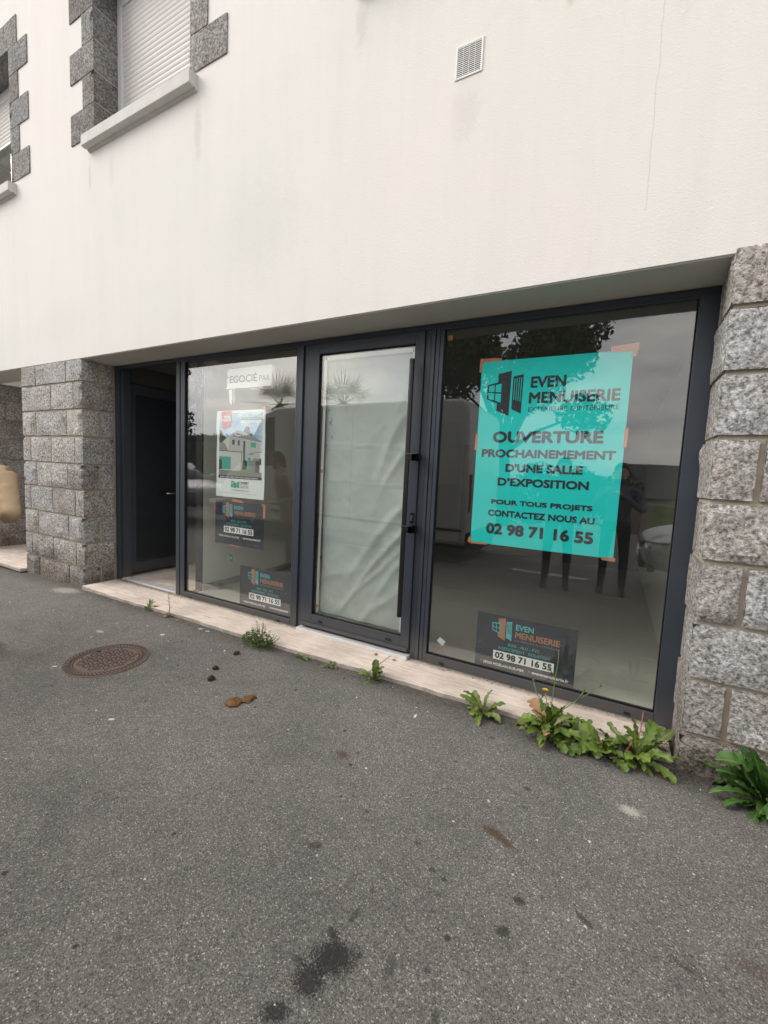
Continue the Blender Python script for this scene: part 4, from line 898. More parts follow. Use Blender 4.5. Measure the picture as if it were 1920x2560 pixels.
# ------------------------------------------------------------------ weeds
def leaf_mat(name, a, b):
    m_ = MT(name); v = m_.co('Object'); r_ = m_.rnd(); uvx = m_.sep(v)
    c = m_.mixc(m_.noise(v, 40, 4, .6), a, b); c = m_.mixc(1.0, c, m_.ramp(r_, [(0, (.70, .72, .65)), (1, (1.25, 1.2, 1.1))]), 'MULTIPLY')
    vein = m_.ramp(m_.math('ABSOLUTE', uvx[1]), [(.0010, 1.0), (.0030, 0.0)]); c = m_.mixc(m_.math('MULTIPLY', vein, .5), c, (.22, .30, .12))
    return m_.done(c, .42, m_.bump(m_.noise(v, 120, 2), .25, .003), spec=.45, Subsurface_Weight=0.0)
M_LEAF = leaf_mat('weed_leaf', (.070, .135, .018), (.150, .220, .036)); M_LEAF2 = leaf_mat('olive_leaf', (.095, .125, .030), (.16, .20, .05))
M_LEAFD = leaf_mat('dark_weed_leaf', (.028, .082, .014), (.060, .140, .024))
M_STEM = simple('weed_stem', (.13, .20, .06), .6, 0, .2, 30); M_STEMR = simple('reddish_stem', (.38, .16, .13), .5, 0, .2, 30); M_STEMD = simple('dry_stem', (.17, .13, .07), .8)
M_PETY = simple('yellow_petal', (.72, .48, .02), .5); M_PETW = simple('white_petal', (.80, .79, .74), .5); M_BUD = simple('green_bud', (.10, .13, .05), .7)
def leaf_mesh(L_, W_, lobes, depth, seed, arch=.5, peak=.66):
    rs = random.Random(seed); n_ = 20; b = MB(); px, pz = 0.0, 0.0
    for k in range(n_+1):
        t_ = k/n_; ang = .75-arch*2.0*t_*t_-.25*arch*math.sin(t_*5+seed)
        if k: px += L_/n_*math.cos(ang); pz += L_/n_*math.sin(ang)
        if t_ < peak: q = t_/peak; prof = .09+.91*(q*q*(3-2*q))
        else: q = (t_-peak)/(1-peak); prof = math.sqrt(max(.004, 1-q*q))
        for s_ in (-1, 1):
            ph_ = (t_*lobes+.22*(s_ > 0)+.1*seed) % 1.0
            saw = 1-depth*(1-ph_)**1.3*(1 if t_ < .86 else .4)
            w_ = W_*.5*prof*saw*(1+.10*rs.uniform(-1, 1)); mid = w_*.55; ruf = .10*W_*math.sin(t_*lobes*6.283+s_+seed)*prof
            b.v += [(px+.15*w_, s_*w_, pz+w_*.28+ruf), (px, s_*mid, pz+mid*.26+ruf*.3)]
        b.v.append((px, 0, pz-.0015))
    for k in range(n_):
        a, c = k*5, (k+1)*5
        b.face((a, c, c+1, a+1)); b.face((a+1, c+1, c+4, a+4)); b.face((a+4, c+4, c+3, a+3)); b.face((a+3, c+3, c+2, a+2))
    return b.mesh('leaf', True)
LV = {}
for i in range(4):
    LV['d%d' % i] = leaf_mesh(.22, .085, 6.0, .52, i+1, .15+.22*i, .68)        # toothed dandelion leaf
    LV['s%d' % i] = leaf_mesh(.20, .060, 6.0, .22, i+21, .15+.2*i, .55)
    LV['o%d' % i] = leaf_mesh(.16, .062, 4.0, .10, i+41, .2+.2*i, .62)          # plain oval leaf
def weed(name, loc, label, n_, kinds, size, mat, seed, lean=(0, 6.283), up=(.2, 1.0), rz0=0):
    rs = random.Random(seed); e_ = empty(name, loc, 0, label, 'weed', 'weeds growing along the step')
    for k in range(n_):
        me = LV[rs.choice(kinds)+str(rs.randrange(4))]
        if not me.materials: me.materials.append(mat)
        o = bpy.data.objects.new('leaf', me); C.objects.link(o); o.parent = e_
        mt_ = M_DRY if rs.random() < .04 else (M_LEAF2 if rs.random() < .10 else mat)
        if me.materials[0] != mt_: o.material_slots[0].link = 'OBJECT'; o.material_slots[0].material = mt_
        a = lean[0]+(lean[1]-lean[0])*((k+rs.random()*.8)/n_); s_ = size*rs.uniform(.42, 1.15)
        o.scale = (s_*rs.uniform(.85, 1.15), s_*rs.uniform(.45, 1.05), s_*rs.uniform(.7, 1.15)); el = rs.uniform(*up)
        o.rotation_euler = (rs.uniform(-.6, .6), -el+.55, a+rs.uniform(-.25, .25)); o.location = (.006*math.cos(a), .006*math.sin(a), .002)
    return e_
gzf = -.03
weed('grass_tuft', (-3.90, 2.480, gzf), 'small green weed tuft at the step in front of the first mullion', 12, 's', .50, M_LEAF, 3, up=(.5, 1.3))
wd_ = empty('withered_weed', (-3.575, 2.480, gzf), 0, 'withered brown weed stalk at the step edge', 'weed', 'weeds growing along the step')
b = MB(); rs = random.Random(9)
b.tube([(-3.575, 2.48, -.03), (-3.58, 2.485, .05), (-3.60, 2.49, .15), (-3.605, 2.492, .20)], [.0035, .003, .002, .0015], 5)
for k in range(9):
    z = rs.uniform(.0, .19); a = rs.uniform(0, 6.28); b.tube([(-3.585-z*.08, 2.487, z), (-3.585-z*.08+.03*math.cos(a), 2.487+.02*math.sin(a), z+.015)], .0018, 4)
b.build('stalk', M_STEMD, wd_)
for k in range(7):
    o = bpy.data.objects.new('leaf', LV['o%d' % (k % 4)]); C.objects.link(o); o.parent = wd_; LV['o%d' % (k % 4)].materials.append(M_LEAF) if not LV['o%d' % (k % 4)].materials else None
    o.material_slots[0].link = 'OBJECT'; o.material_slots[0].material = M_DRY if k % 2 else M_LEAF2; o.scale = (.32,)*3; o.rotation_euler = (0, rs.uniform(-.3, .4), k*.9)
# white flowering tuft
dt = empty('daisy_tuft', (-2.43, 2.472, gzf), 0, 'bushy tuft with small white flowers by the step', 'weed', 'weeds growing along the step')
rs = np.random.RandomState(8); V = []; Ff = []
for k in range(900):
    a = rs.rand()*6.283; rr = .14*rs.rand()**.6; x, y_ = rr*math.cos(a)*1.05, rr*math.sin(a)*.62-.01; zmax = .105*(1-(rr/.17)**2)+.02; z = .005+zmax*rs.rand()
    d = Vector((rs.normal()*.6+x*3, rs.normal()*.6, rs.rand()*1.2)).normalized(); l = .010+.014*rs.rand(); s_ = d.cross(Vector((rs.normal(), rs.normal(), rs.normal()))).normalized()*l*.30
    p = Vector((x, y_, z)); b0 = len(V); V += [tuple(p), tuple(p+d*l*.5+s_), tuple(p+d*l), tuple(p+d*l*.5-s_)]; Ff.append((b0, b0+1, b0+2, b0+3))
fo = link_mesh('foliage', np_mesh('foliage', V, Ff), M_LEAF, dt, local=True); fo['kind'] = 'stuff'
b = MB(); fl_pts = []
for k in range(70):
    a = rs.rand()*6.283; rr = .16*rs.rand()**.6; x, y_ = rr*math.cos(a)*1.1+.03, rr*math.sin(a)*.62; z = .08+.17*rs.rand()*(1.2-rr/.16)
    fl_pts.append((x, y_, z)); b.tube([(x*.45, y_*.45, .01), (x*.8, y_*.8, z*.6), (x, y_, z)], .0011, 4)
sto = b.build('stems', M_STEM, dt, local=True); sto['kind'] = 'stuff'
fm = MB()
for k in range(7):
    a = 2*math.pi*k/7; c_, s_ = math.cos(a), math.sin(a); fm.poly([(0, 0, .001), (.006*c_-.003*s_, .006*s_+.003*c_, .002), (.010*c_, .010*s_, .001), (.006*c_+.003*s_, .006*s_-.003*c_, .002)])
fm.disc_stack([(.003, .0018), (.002, .004)], (0, 0, 0), 6, 'z', 1); fme = fm.mesh('flower'); fme.materials.append(M_PETW); fme.materials.append(M_PETY)
for x, y_, z in fl_pts:
    o = bpy.data.objects.new('flower', fme); C.objects.link(o); o.parent = dt; o.location = (x, y_, z); o.rotation_euler = (rs.normal()*.5+.3, rs.normal()*.4, rs.rand()*6); o.scale = (rs.uniform(.7, 1.2),)*3
weed('rosette_weed', (-1.985, 2.478, gzf), 'small olive rosette right of the daisy tuft', 14, 'o', .42, M_LEAF2, 5, up=(.1, .9))
weed('rosette_weed', (-1.735, 2.484, gzf), 'small olive rosette left of the dandelion', 14, 'o', .40, M_LEAF2, 6, up=(.2, 1.0))
dn = weed('dandelion', (-1.365, 2.490, gzf), 'glossy dandelion with one upright leaf by the glass door step', 12, 'so', .78, M_LEAF, 7, up=(.1, .9))
for a, s_, el in ((2.1, .95, 1.45), (.35, .85, .95), (.1, .7, .8)):
    o = bpy.data.objects.new('leaf', LV['o1']); C.objects.link(o); o.parent = dn; o.scale = (s_, s_*.95, s_); o.rotation_euler = (.2, -el+.45, a); o.material_slots[0].link = 'OBJECT'; o.material_slots[0].material = M_LEAF
weed('rosette_weed', (-.590, 2.500, gzf), 'small green weed at the step left of the flowering clump', 18, 'so', .85, M_LEAF, 15, up=(.1, 1.0))
ck = weed('flowering_weed', (-.215, 2.500, gzf), 'large weed clump with one yellow flower and tall stalks', 70, 'ssd', 1.06, M_LEAF, 16, up=(.05, 1.25))
b = MB()
stalks = [[(0, 0, 0), (.00, .05, .16), (.005, .09, .30), (.012, .10, .40), (.010, .10, .45)], [(0, 0, 0), (-.04, .03, .12), (-.09, .05, .21), (-.11, .06, .26)], [(0, 0, 0), (.06, .05, .14), (.13, .07, .21), (.24, .09, .315)], [(0, 0, .0), (-.02, .04, .14), (-.04, .05, .22)], [(.005, .09, .30), (-.02, .09, .33), (-.03, .09, .345)], [(.13, .07, .21), (.15, .07, .25), (.16, .075, .275)]]
for s_ in stalks: b.tube(s_, [.0035*(1-.5*k/len(s_)) for k in range(len(s_))], 6)
b.build('stalks', M_STEM, ck, local=True, smooth=True)
for s_ in stalks:
    p = s_[-1]; bb = MB(); bb.disc_stack([(.002, -.004), (.006, .0), (.007, .007), (.004, .014)], p, 8); bb.build('bud', M_BUD, ck, local=True)
bb = MB(); p = (-.04, .05, .23)
for ring, (r0, zz) in enumerate(((.017, 0), (.012, .003))):
    for k in range(14):
        a = 2*math.pi*(k+.5*ring)/14; c_, s_ = math.cos(a), math.sin(a); bb.poly([(p[0], p[1], p[2]+zz), (p[0]+r0*c_-.003*s_, p[1]+r0*s_+.003*c_, p[2]+zz+.003), (p[0]+r0*c_+.003*s_, p[1]+r0*s_-.003*c_, p[2]+zz+.003)])
bb.build('flower', M_PETY, ck, local=True)
weed('dandelion', (.065, 2.505, gzf), 'toothed dandelion between the clump and the pillar corner', 28, 'd', .92, M_LEAF, 17, up=(-.05, 1.0))
weed('rosette_weed', (-.075, 2.492, gzf), 'low leafy weed filling the gap right of the yellow flower', 26, 'sd', .82, M_LEAF, 23, up=(-.05, .9))
d3 = weed('dandelion', (.215, 2.520, gzf), 'bright toothed dandelion with a pink stalk nearest the right pillar', 30, 'd', 1.0, M_LEAF, 18, up=(-.05, 1.15))
b = MB(); b.tube([(-.02, -.01, .10), (-.03, -.035, .09), (-.055, -.07, .05), (-.10, -.09, .022), (-.12, -.095, .02)], .0045, 8); b.build('fallen_stalk', M_STEMR, d3, local=True, smooth=True)
b = MB(); b.tube([(.0, .0, 0), (.015, .05, .15), (.02, .06, .24)], .003, 6); b.build('bare_stalk', M_STEMR, d3, local=True)
weed('dandelion', (.735, 2.470, gzf), 'big dark toothed weed in front of the right pillar', 64, 'ds', 1.55, M_LEAFD, 19, up=(-.1, 1.15))

# ------------------------------------------------------------------ people
def ring_at(c, rx, ry, n_=14, tilt=None):
    return [(c[0]+rx*math.cos(2*math.pi*i/n_), c[1]+ry*math.sin(2*math.pi*i/n_), c[2]) for i in range(n_)]
def solid_mesh(mb, name, vox, it=4, mats=None, groups=None):
    """one continuous skin over the overlapping volumes of mb"""
    me = mb.mesh(name); ob = bpy.data.objects.new(name, me); C.objects.link(ob)
    bm = bmesh.new(); bm.from_mesh(me); bmesh.ops.recalc_face_normals(bm, faces=bm.faces); bm.to_mesh(me); bm.free()
    r_ = ob.modifiers.new('r', 'REMESH'); r_.mode = 'VOXEL'; r_.voxel_size = vox
    s_ = ob.modifiers.new('s', 'SMOOTH'); s_.factor = .5; s_.iterations = it
    dg = bpy.context.evaluated_depsgraph_get(); m2 = bpy.data.meshes.new_from_object(ob.evaluated_get(dg)); m2.name = name
    bpy.data.objects.remove(ob); bpy.data.meshes.remove(me)
    for p in m2.polygons: p.use_smooth = True
    return m2
def person(loc, rz, H, label, mats, arms, legs_apart=.10, jacket=None, hair_len=0, stride=0.0, lean=0.0):
    """arms: for each side a list of shoulder, elbow, wrist (local, person faces +y, unit height 1.75)"""
    k = H/1.75; e_ = empty('person', loc, rz, label, 'person')
    S_ = lambda p: (p[0]*k, (p[1]+lean*max(0, p[2]-.9))*k, p[2]*k)
    top, trous, shoe, skin, hairm = mats
    segs = []
    mb = MB()
    def seg(a, b, ra, rb, grp, n_=12, mid=None):
        pts = [S_(a), S_(b)] if mid is None else [S_(a), S_(mid[0]), S_(b)]; rr = [ra*k, rb*k] if mid is None else [ra*k, mid[1]*k, rb*k]
        mb.tube(pts, rr, n_); segs.append((Vector(pts[0]), Vector(pts[-1]), max(ra, rb)*k, grp))
    # trunk as elliptical loft
    prof = [(.86, .165, .115), (.93, .172, .122), (1.05, .150, .108), (1.18, .165, .112), (1.30, .182, .115), (1.40, .165, .095), (1.455, .085, .065)]
    mb.loft([ring_at(S_((0, 0, z)), rx*k, ry*k, 18) for z, rx, ry in prof]); segs.append((Vector(S_((0, 0, 1.06))), Vector(S_((0, 0, 1.42))), .17*k, 0)); segs.append((Vector(S_((0, 0, .86))), Vector(S_((0, 0, .92))), .16*k, 1))
    seg((0, .0, 1.42), (0, .02, 1.53), .060, .055, 3)
    hd = [(1.50, .045, .055, .045), (1.53, .062, .078, .035), (1.58, .072, .092, .022), (1.64, .078, .098, .012), (1.70, .070, .088, .005), (1.735, .048, .06, .0), (1.75, .015, .02, 0)]
    mb.loft([ring_at(S_((0, y_+.0, z)), rx*k, ry*k, 16) for z, rx, ry, y_ in hd]); segs.append((Vector(S_((0, .02, 1.53))), Vector(S_((0, .01, 1.72))), .09*k, 3))
    seg((0, .10, 1.605), (0, .132, 1.585), .010, .014, 3, 8)                     # nose
    for s_ in (-1, 1):
        seg((s_*.078, .0, 1.62), (s_*.084, -.01, 1.585), .014, .012, 3, 8)         # ears
        seg((s_*.09, 0, .90), (s_*(legs_apart), .02+stride*s_, .50), .088, .058, 1); seg((s_*legs_apart, .02+stride*s_, .50), (s_*(legs_apart+.01), -.01+stride*1.2*s_, .09), .058, .040, 1, 12, ((s_*legs_apart, -.012+stride*1.1*s_, .36), .056))
        fy = stride*1.2*s_
        mb.loft([ring_at(S_((s_*(legs_apart+.012), fy+y_, z)), rx*k, ry*k, 12) for z, rx, ry, y_ in ((.0, .046, .125, .06), (.03, .047, .125, .06), (.06, .042, .09, .035), (.11, .038, .05, .0))])
        segs.append((Vector(S_((s_*legs_apart, fy-.04, .03))), Vector(S_((s_*legs_apart, fy+.16, .03))), .05*k, 2))
        sh_, el, wr = arms[0 if s_ < 0 else 1]
        seg((s_*.10, 0, 1.39), sh_, .07, .062, 0); seg(sh_, el, .060, .046, 0); seg(el, wr, .046, .031, 0)
        w_ = Vector(wr); d = (w_-Vector(el)).normalized(); sd2 = d.cross(Vector((0, 0, 1)) if abs(d.z) < .8 else Vector((0, 1, 0))).normalized(); nn = d.cross(sd2)
        pm_ = w_+d*.085; seg(tuple(w_), tuple(pm_), .030, .036, 3)
        for q in range(4):
            r0 = pm_+sd2*(.022*(q-1.5)/1.5*1.35)-d*.01; ln = (.062, .072, .068, .052)[q]; m1 = r0+d*ln*.55; m2_ = m1+(d*.6+nn*.8).normalized()*ln*.5
            seg(tuple(r0), tuple(m1), .0095, .009, 3, 6); seg(tuple(m1), tuple(m2_), .009, .0075, 3, 6)
        t0 = w_+d*.02+sd2*.028; t1 = t0+(d*.7+sd2*.8).normalized()*.045; seg(tuple(t0), tuple(t1), .012, .010, 3, 6); seg(tuple(t1), tuple(t1+d*.03), .010, .008, 3, 6)
    me = solid_mesh(mb, 'body', .0115*k, 3)
    for mm in (top, trous, shoe, skin): me.materials.append(mm)
    Pc = np.zeros(len(me.polygons)*3, dtype=np.float32); me.polygons.foreach_get('center', Pc); Pc = Pc.reshape(-1, 3); bd_ = np.full(len(Pc), 1e9); idx = np.zeros(len(Pc), dtype=np.int32)
    for a, b_, r_, g_ in segs:
        A_, AB = np.array(a), np.array(b_-a); t_ = np.clip((Pc-A_)@AB/max(1e-9, AB@AB), 0, 1); d = np.linalg.norm(Pc-(A_+t_[:, None]*AB), axis=1)-r_; u_ = d < bd_; bd_[u_] = d[u_]; idx[u_] = g_
    me.polygons.foreach_set('material_index', idx); link_mesh('body', me, None, e_, local=True)
    # hair
    hb_ = MB(); hb_.loft([ring_at(S_((0, y_, z)), rx*k, ry*k, 16) for z, rx, ry, y_ in ((1.555-hair_len, .05, .04, -.062), (1.60, .082, .068, -.035), (1.66, .089, .098, -.010), (1.715, .084, .098, .0), (1.752, .06, .07, .0), (1.768, .02, .025, 0))])
    rs = random.Random(int(H*1000))
    for q in range(60):
        a = rs.uniform(0, 6.28); z = rs.uniform(1.60, 1.75); rr = .085*math.sqrt(max(.1, 1-((z-1.62)/.15)**2)) if z > 1.62 else .083
        if math.sin(a) > .35 and z < 1.69: continue
        c = S_((rr*math.cos(a), rr*1.1*math.sin(a)-.005, z)); hb_.disc_stack([(.004, -.016), (.018, -.008), (.018, .008), (.004, .016)], c, 8)
    hm = solid_mesh(hb_, 'hair', .010, 2); link_mesh('hair', hm, hairm, e_, local=True)
    if jacket:
        jb = MB(); rs = random.Random(3)
        zz = [(.70, .188, .140), (.78, .190, .142), (.90, .184, .138), (1.05, .178, .134), (1.20, .190, .136), (1.32, .205, .136), (1.40, .180, .112), (1.46, .10, .085)]
        jb.loft([[(p[0]*(1+.03*vnoise(i*.9, z*9, 2)), p[1]*(1+.04*vnoise(i*.7, z*7, 5)), p[2]) for i, p in enumerate(ring_at(S_((0, 0, z)), rx*k, ry*k, 26))] for z, rx, ry in zz])
        for s_ in (-1, 1):
            sh_, el, wr = arms[0 if s_ < 0 else 1]
            sh_ = (sh_[0]*.93, sh_[1], sh_[2]-.03)
            jb.tube([S_((s_*.11, 0, 1.375)), S_((sh_[0], sh_[1], sh_[2]-.005))], [.080*k, .078*k], 14)
            A_, B_, C_ = Vector(sh_), Vector(el), Vector(wr); pts = []; rr = []
            for q in range(9):
                t_ = q/8; pts.append(S_(tuple(A_.lerp(B_, t_)))); rr.append((.076-.014*t_)*k)
            jb.tube(pts, rr, 14); pts = []; rr = []
            for q in range(8):
                t_ = q/7; pts.append(S_(tuple(B_.lerp(C_, t_)))); rr.append((.064-.014*t_)*k)
            jb.tube(pts, rr, 14); jb.disc_stack([(.02, -.058), (.054, -.031), (.065, 0), (.054, .031), (.02, .058)], S_(el), 14)
        jm = solid_mesh(jb, 'jacket', .012*k, 4)
        for v in jm.vertices:
            q = v.co; n_ = v.normal; h_ = .007*vnoise(q.x*8+q.z*4, q.y*8, q.z*13)+.004*vnoise(q.x*19-q.z*9, q.y*19, q.z*24); v.co = q+n_*h_
        link_mesh('jacket', jm, jacket, e_, local=True)
        for z_, f_ in ((1.285, 1.0), (.725, 1.0)):
            sb_ = MB(); rx_, ry_ = (.204, .139) if z_ > 1 else (.192, .145); sb_.loft([ring_at(S_((0, 0, z_+dz)), (rx_+dr_)*k, (ry_+dr_)*k, 26) for dz, dr_ in ((-.006, -.004), (-.003, .004), (.003, .004), (.006, -.004))], cap=False); sb_.build('seam', jacket, e_, smooth=True, local=True)
        cb = MB(); cb.loft([ring_at(S_((0, -.005, z)), rx*k, ry*k, 20) for z, rx, ry in ((1.42, .085, .08), (1.50, .080, .076), (1.51, .066, .062), (1.44, .066, .062))], cap=False); cb.build('collar', jacket, e_, smooth=True, local=True)
    return e_
M_SKIN = simple('skin', (.50, .30, .22), .55); M_HAIR = simple('dark_hair', (.020, .014, .010), .6, 0, .3, 60)
def cloth(name, col, sc_=260):
    m_ = MT(name); v = m_.co('Object'); c = m_.mixc(m_.noise(v, 7, 4), tuple(x*.85 for x in col), tuple(x*1.12 for x in col))
    h = m_.math('ADD', m_.noise(v, sc_, 2), m_.math('MULTIPLY', m_.noise(v, 18, 4, .6, .6), 2.0)); return m_.done(c, .9, m_.bump(h, .35, .006), spec=.15)
M_BEIGE = cloth('beige_corduroy', (.50, .375, .235)); M_DENIM = cloth('dark_jeans', (.03, .035, .05)); M_SHIRT = cloth('blue_grey_shirt', (.13, .15, .19)); M_VEST = cloth('black_vest', (.012, .012, .014)); M_SHOE = simple('brown_shoe', (.045, .028, .018), .5)
person((-4.020, 1.212, -.03), R(38), 1.66, 'person in a beige jacket cut off by the left edge', (M_BEIGE, M_DENIM, M_SHOE, M_SKIN, M_HAIR),
       [[(-.225, -.01, 1.37), (-.30, -.10, 1.09), (-.16, .16, 1.02)], [(.225, -.01, 1.37), (.345, -.11, 1.09), (.17, .16, 1.02)]], .06, M_BEIGE, .03, lean=.26)
person((.06, -.46, -.03), R(0), 1.70, 'photographer in a dark vest reflected beside the turquoise poster', (M_SHIRT, M_DENIM, M_SHOE, M_SKIN, M_HAIR),
       [[(-.20, 0, 1.40), (-.30, .10, 1.16), (-.16, .34, 1.36)], [(.20, 0, 1.40), (.30, .08, 1.15), (.02, .34, 1.34)]], .12)
person((-.62, -.30, -.03), R(-8), 1.74, 'person in dark trousers whose legs are reflected under the turquoise poster', (M_VEST, M_DENIM, M_SHOE, M_SKIN, M_HAIR),
       [[(-.20, 0, 1.40), (-.26, -.04, 1.12), (-.24, .08, .88)], [(.20, 0, 1.40), (.26, -.04, 1.12), (.24, .08, .88)]], .13)

# ------------------------------------------------------------------ street side (seen in the glass)
M_VAN = simple('white_van_paint', (.60, .61, .60), .3, 0, .03, 2); M_CARP = simple('grey_car_paint', (.50, .50, .505), .28, .3, .05, 3); M_TYRE = simple('tyre_rubber', (.02, .02, .021), .8); M_AUTO = simple('dark_car_glass', (.012, .014, .015), .05, 0, .05, 3, .6)
M_PLAST = simple('black_plastic', (.02, .02, .022), .55); M_LAMP = simple('head_lamp', (.55, .57, .58), .12, .3); M_TAIL = simple('tail_lamp', (.30, .015, .015), .2)
def wheel(par, x, y_, z, r_, w_):
    b = MB(); b.disc_stack([(r_*.62, -w_/2), (r_*.93, -w_/2), (r_, -w_/3), (r_, w_/3), (r_*.93, w_/2), (r_*.62, w_/2)], (x, y_, z), 28, 'y'); wh = b.build('wheel', M_TYRE, par)
    b = MB(); b.disc_stack([(r_*.60, -w_*.42), (r_*.60, w_*.42)], (x, y_, z), 20, 'y'); b.disc_stack([(r_*.2, -w_*.5), (r_*.2, w_*.5)], (x, y_, z), 12, 'y'); b.build('rim', M_STEEL, wh)
# van, parked along the kerb with its rear towards the right
vx0, vx1, vy0, vy1, zr = -7.55, -2.02, -2.62, -.62, 2.63
van = empty('van', (vx0, vy0, -.03), 0, 'tall white panel van reflected in the glass door', 'van')
b = MB(); pr = [(vx1, .30), (vx1+.01, 1.2), (vx1-.06, zr-.12), (vx1-.16, zr), (-6.0, zr-.02), (-6.35, zr-.12), (-6.95, 1.55), (vx0+.12, 1.22), (vx0, .95), (vx0, .32)]
b.prism(pr, vy0, vy1, 'y'); vb = b.build('body', M_VAN, van, bevel=.06, seg=3)
b = MB(); b.box(vx0+.02, vx1-.02, vy0+.1, vy1-.1, .12, .30); b.build('chassis', M_PLAST, van)
for zz in (.55, 1.28): 
    b = MB(); b.box(-6.1, vx1-.06, vy1-.006, vy1+.012, zz-.02, zz+.02); b.build('side_moulding', M_PLAST if zz < 1 else M_VAN, van, bevel=.006)
for xx in (-5.6, -4.2): 
    b = MB(); b.box(xx-.004, xx+.004, vy1-.004, vy1+.002, .45, 2.45); b.build('panel_seam', M_PLAST, van)
b = MB(); b.prism([(-6.92, 1.52), (-6.42, 2.38), (-6.05, 2.42), (-6.05, 1.45), (-6.85, 1.42)], vy1-.02, vy1+.004, 'y'); b.build('side_window', M_AUTO, van)
b = MB(); b.prism([(-6.99, 1.55), (-6.42, 2.46), (-6.38, 2.44), (-6.95, 1.53)], vy0+.12, vy1-.12, 'y'); b.build('windscreen', M_AUTO, van)
for yy in (vy0+.06, vy1-.16):
    b = MB(); b.box(vx1-.02, vx1+.02, yy, yy+.10, .85, 1.45); b.build('tail_light', M_TAIL, van, bevel=.01)
    b = MB(); b.box(vx0-.015, vx0+.10, yy, yy+.12, .88, 1.08); b.build('headlight', M_LAMP, van, bevel=.02)
b = MB(); b.box(vx1-.02, vx1+.06, vy0+.03, vy1-.03, .30, .52); b.build('bumper', M_PLAST, van, bevel=.02)
for xx in (-6.65, -3.05):
    for yy in (vy0+.14, vy1-.14): wheel(van, xx, yy, .30, .335, .22)
# car, nose to the left
def car(x0, yc, label, paint):
    c_ = empty('car', (x0, yc, -.03), 0, label, 'car'); Lc = 4.3; Wd = .88
    st = [(0.0, .52, .66, .62), (.06, .40, .76, .76), (.22, .34, .86, .84), (.55, .30, .95, .88), (1.05, .28, 1.03, .89), (1.25, .28, 1.06, .89), (2.2, .28, 1.06, .89), (3.4, .28, 1.08, .89), (4.05, .32, 1.05, .86), (4.25, .42, .95, .78), (4.3, .55, .80, .70)]
    rg = []
    for xx, zl, zu, wv in st:
        h_ = zu-zl; rg.append([(x0+xx, yc+s_*wv*kx, zl+h_*kz-.03) for s_, kx, kz in ((-1, .80, 0), (-1, .97, .16), (-1, 1.0, .5), (-1, .97, .82), (-1, .80, .97), (-1, .4, 1.0), (1, .4, 1.0), (1, .80, .97), (1, .97, .82), (1, 1.0, .5), (1, .97, .16), (1, .80, 0))])
    b = MB(); b.loft(rg); bd = b.build('body', paint, c_, smooth=True); sm_ = bd.modifiers.new('s', 'SUBSURF'); sm_.levels = 1; sm_.render_levels = 1
    cab = [(1.0, 1.0, .80), (1.75, 1.44, .66), (2.3, 1.50, .64), (3.1, 1.46, .64), (3.95, 1.02, .76)]
    b = MB(); rg = [[(x0+xx, yc-wv, .98), (x0+xx, yc-wv*.92, .98+(zt-.98)*.6), (x0+xx, yc-wv*.78, zt), (x0+xx, yc, zt+.02), (x0+xx, yc+wv*.78, zt), (x0+xx, yc+wv*.92, .98+(zt-.98)*.6), (x0+xx, yc+wv, .98)] for xx, zt, wv in cab]
    b.loft(rg); b.build('cabin_glass', M_AUTO, c_, smooth=True)
    b = MB(); rg = [[(x0+xx, yc-wv*.80, zt-.02), (x0+xx, yc, zt+.032), (x0+xx, yc+wv*.80, zt-.02), (x0+xx, yc, zt-.05)] for xx, zt, wv in ((1.8, 1.44, .66), (2.3, 1.50, .64), (3.1, 1.46, .64), (3.5, 1.3, .66))]; b.loft(rg); b.build('roof', paint, c_, smooth=True)
    for s_ in (-1, 1):
        b = MB(); b.loft([ring_at((x0+.10+.10*k_, yc+s_*(.56+.12*k_), .70+.02*k_), .07, .13, 10) for k_ in range(3)]); b.build('headlight', M_LAMP, c_, smooth=True)
        b = MB(); b.disc_stack([(.09, -.03), (.11, .0), (.09, .04)], (x0+.11, yc+s_*.62, .42), 14, 'x'); b.build('fog_lamp', M_PLAST, c_)
        b = MB(); b.tube([(x0+1.35, yc+s_*.80, 1.02), (x0+1.38, yc+s_*1.0, 1.06)], [.05, .09], 10); b.build('mirror', paint, c_, smooth=True)
        for xx in (.78, 3.45): wheel(c_, x0+xx, yc+s_*.79, .28, .315, .2)
        b = MB(); b.box(x0+4.2, x0+4.29, yc+s_*.55-.12, yc+s_*.55+.12, .72, .9); b.build('tail_light', M_TAIL, c_, bevel=.02)
    b = MB(); b.box(x0-.01, x0+.10, yc-.50, yc+.50, .60, .69); b.build('grille', M_PLAST, c_, bevel=.02); b = MB(); b.box(x0+.0, x0+.12, yc-.42, yc+.42, .33, .50); b.build('air_intake', M_PLAST, c_, bevel=.02)
    b = MB(); b.box(x0-.012, x0+.02, yc-.26, yc+.26, .44, .55); b.build('number_plate', M_WHITE, c_)
    return c_
car(.36, -1.06, 'grey car reflected at the right edge of the large window', M_CARP)
c2_ = car(-9.2, -1.9, 'dark grey car reflected low in the left window', simple('dark_car_paint', (.07, .07, .075), .3, .3, .05, 3)); c2_.rotation_euler.z = math.pi

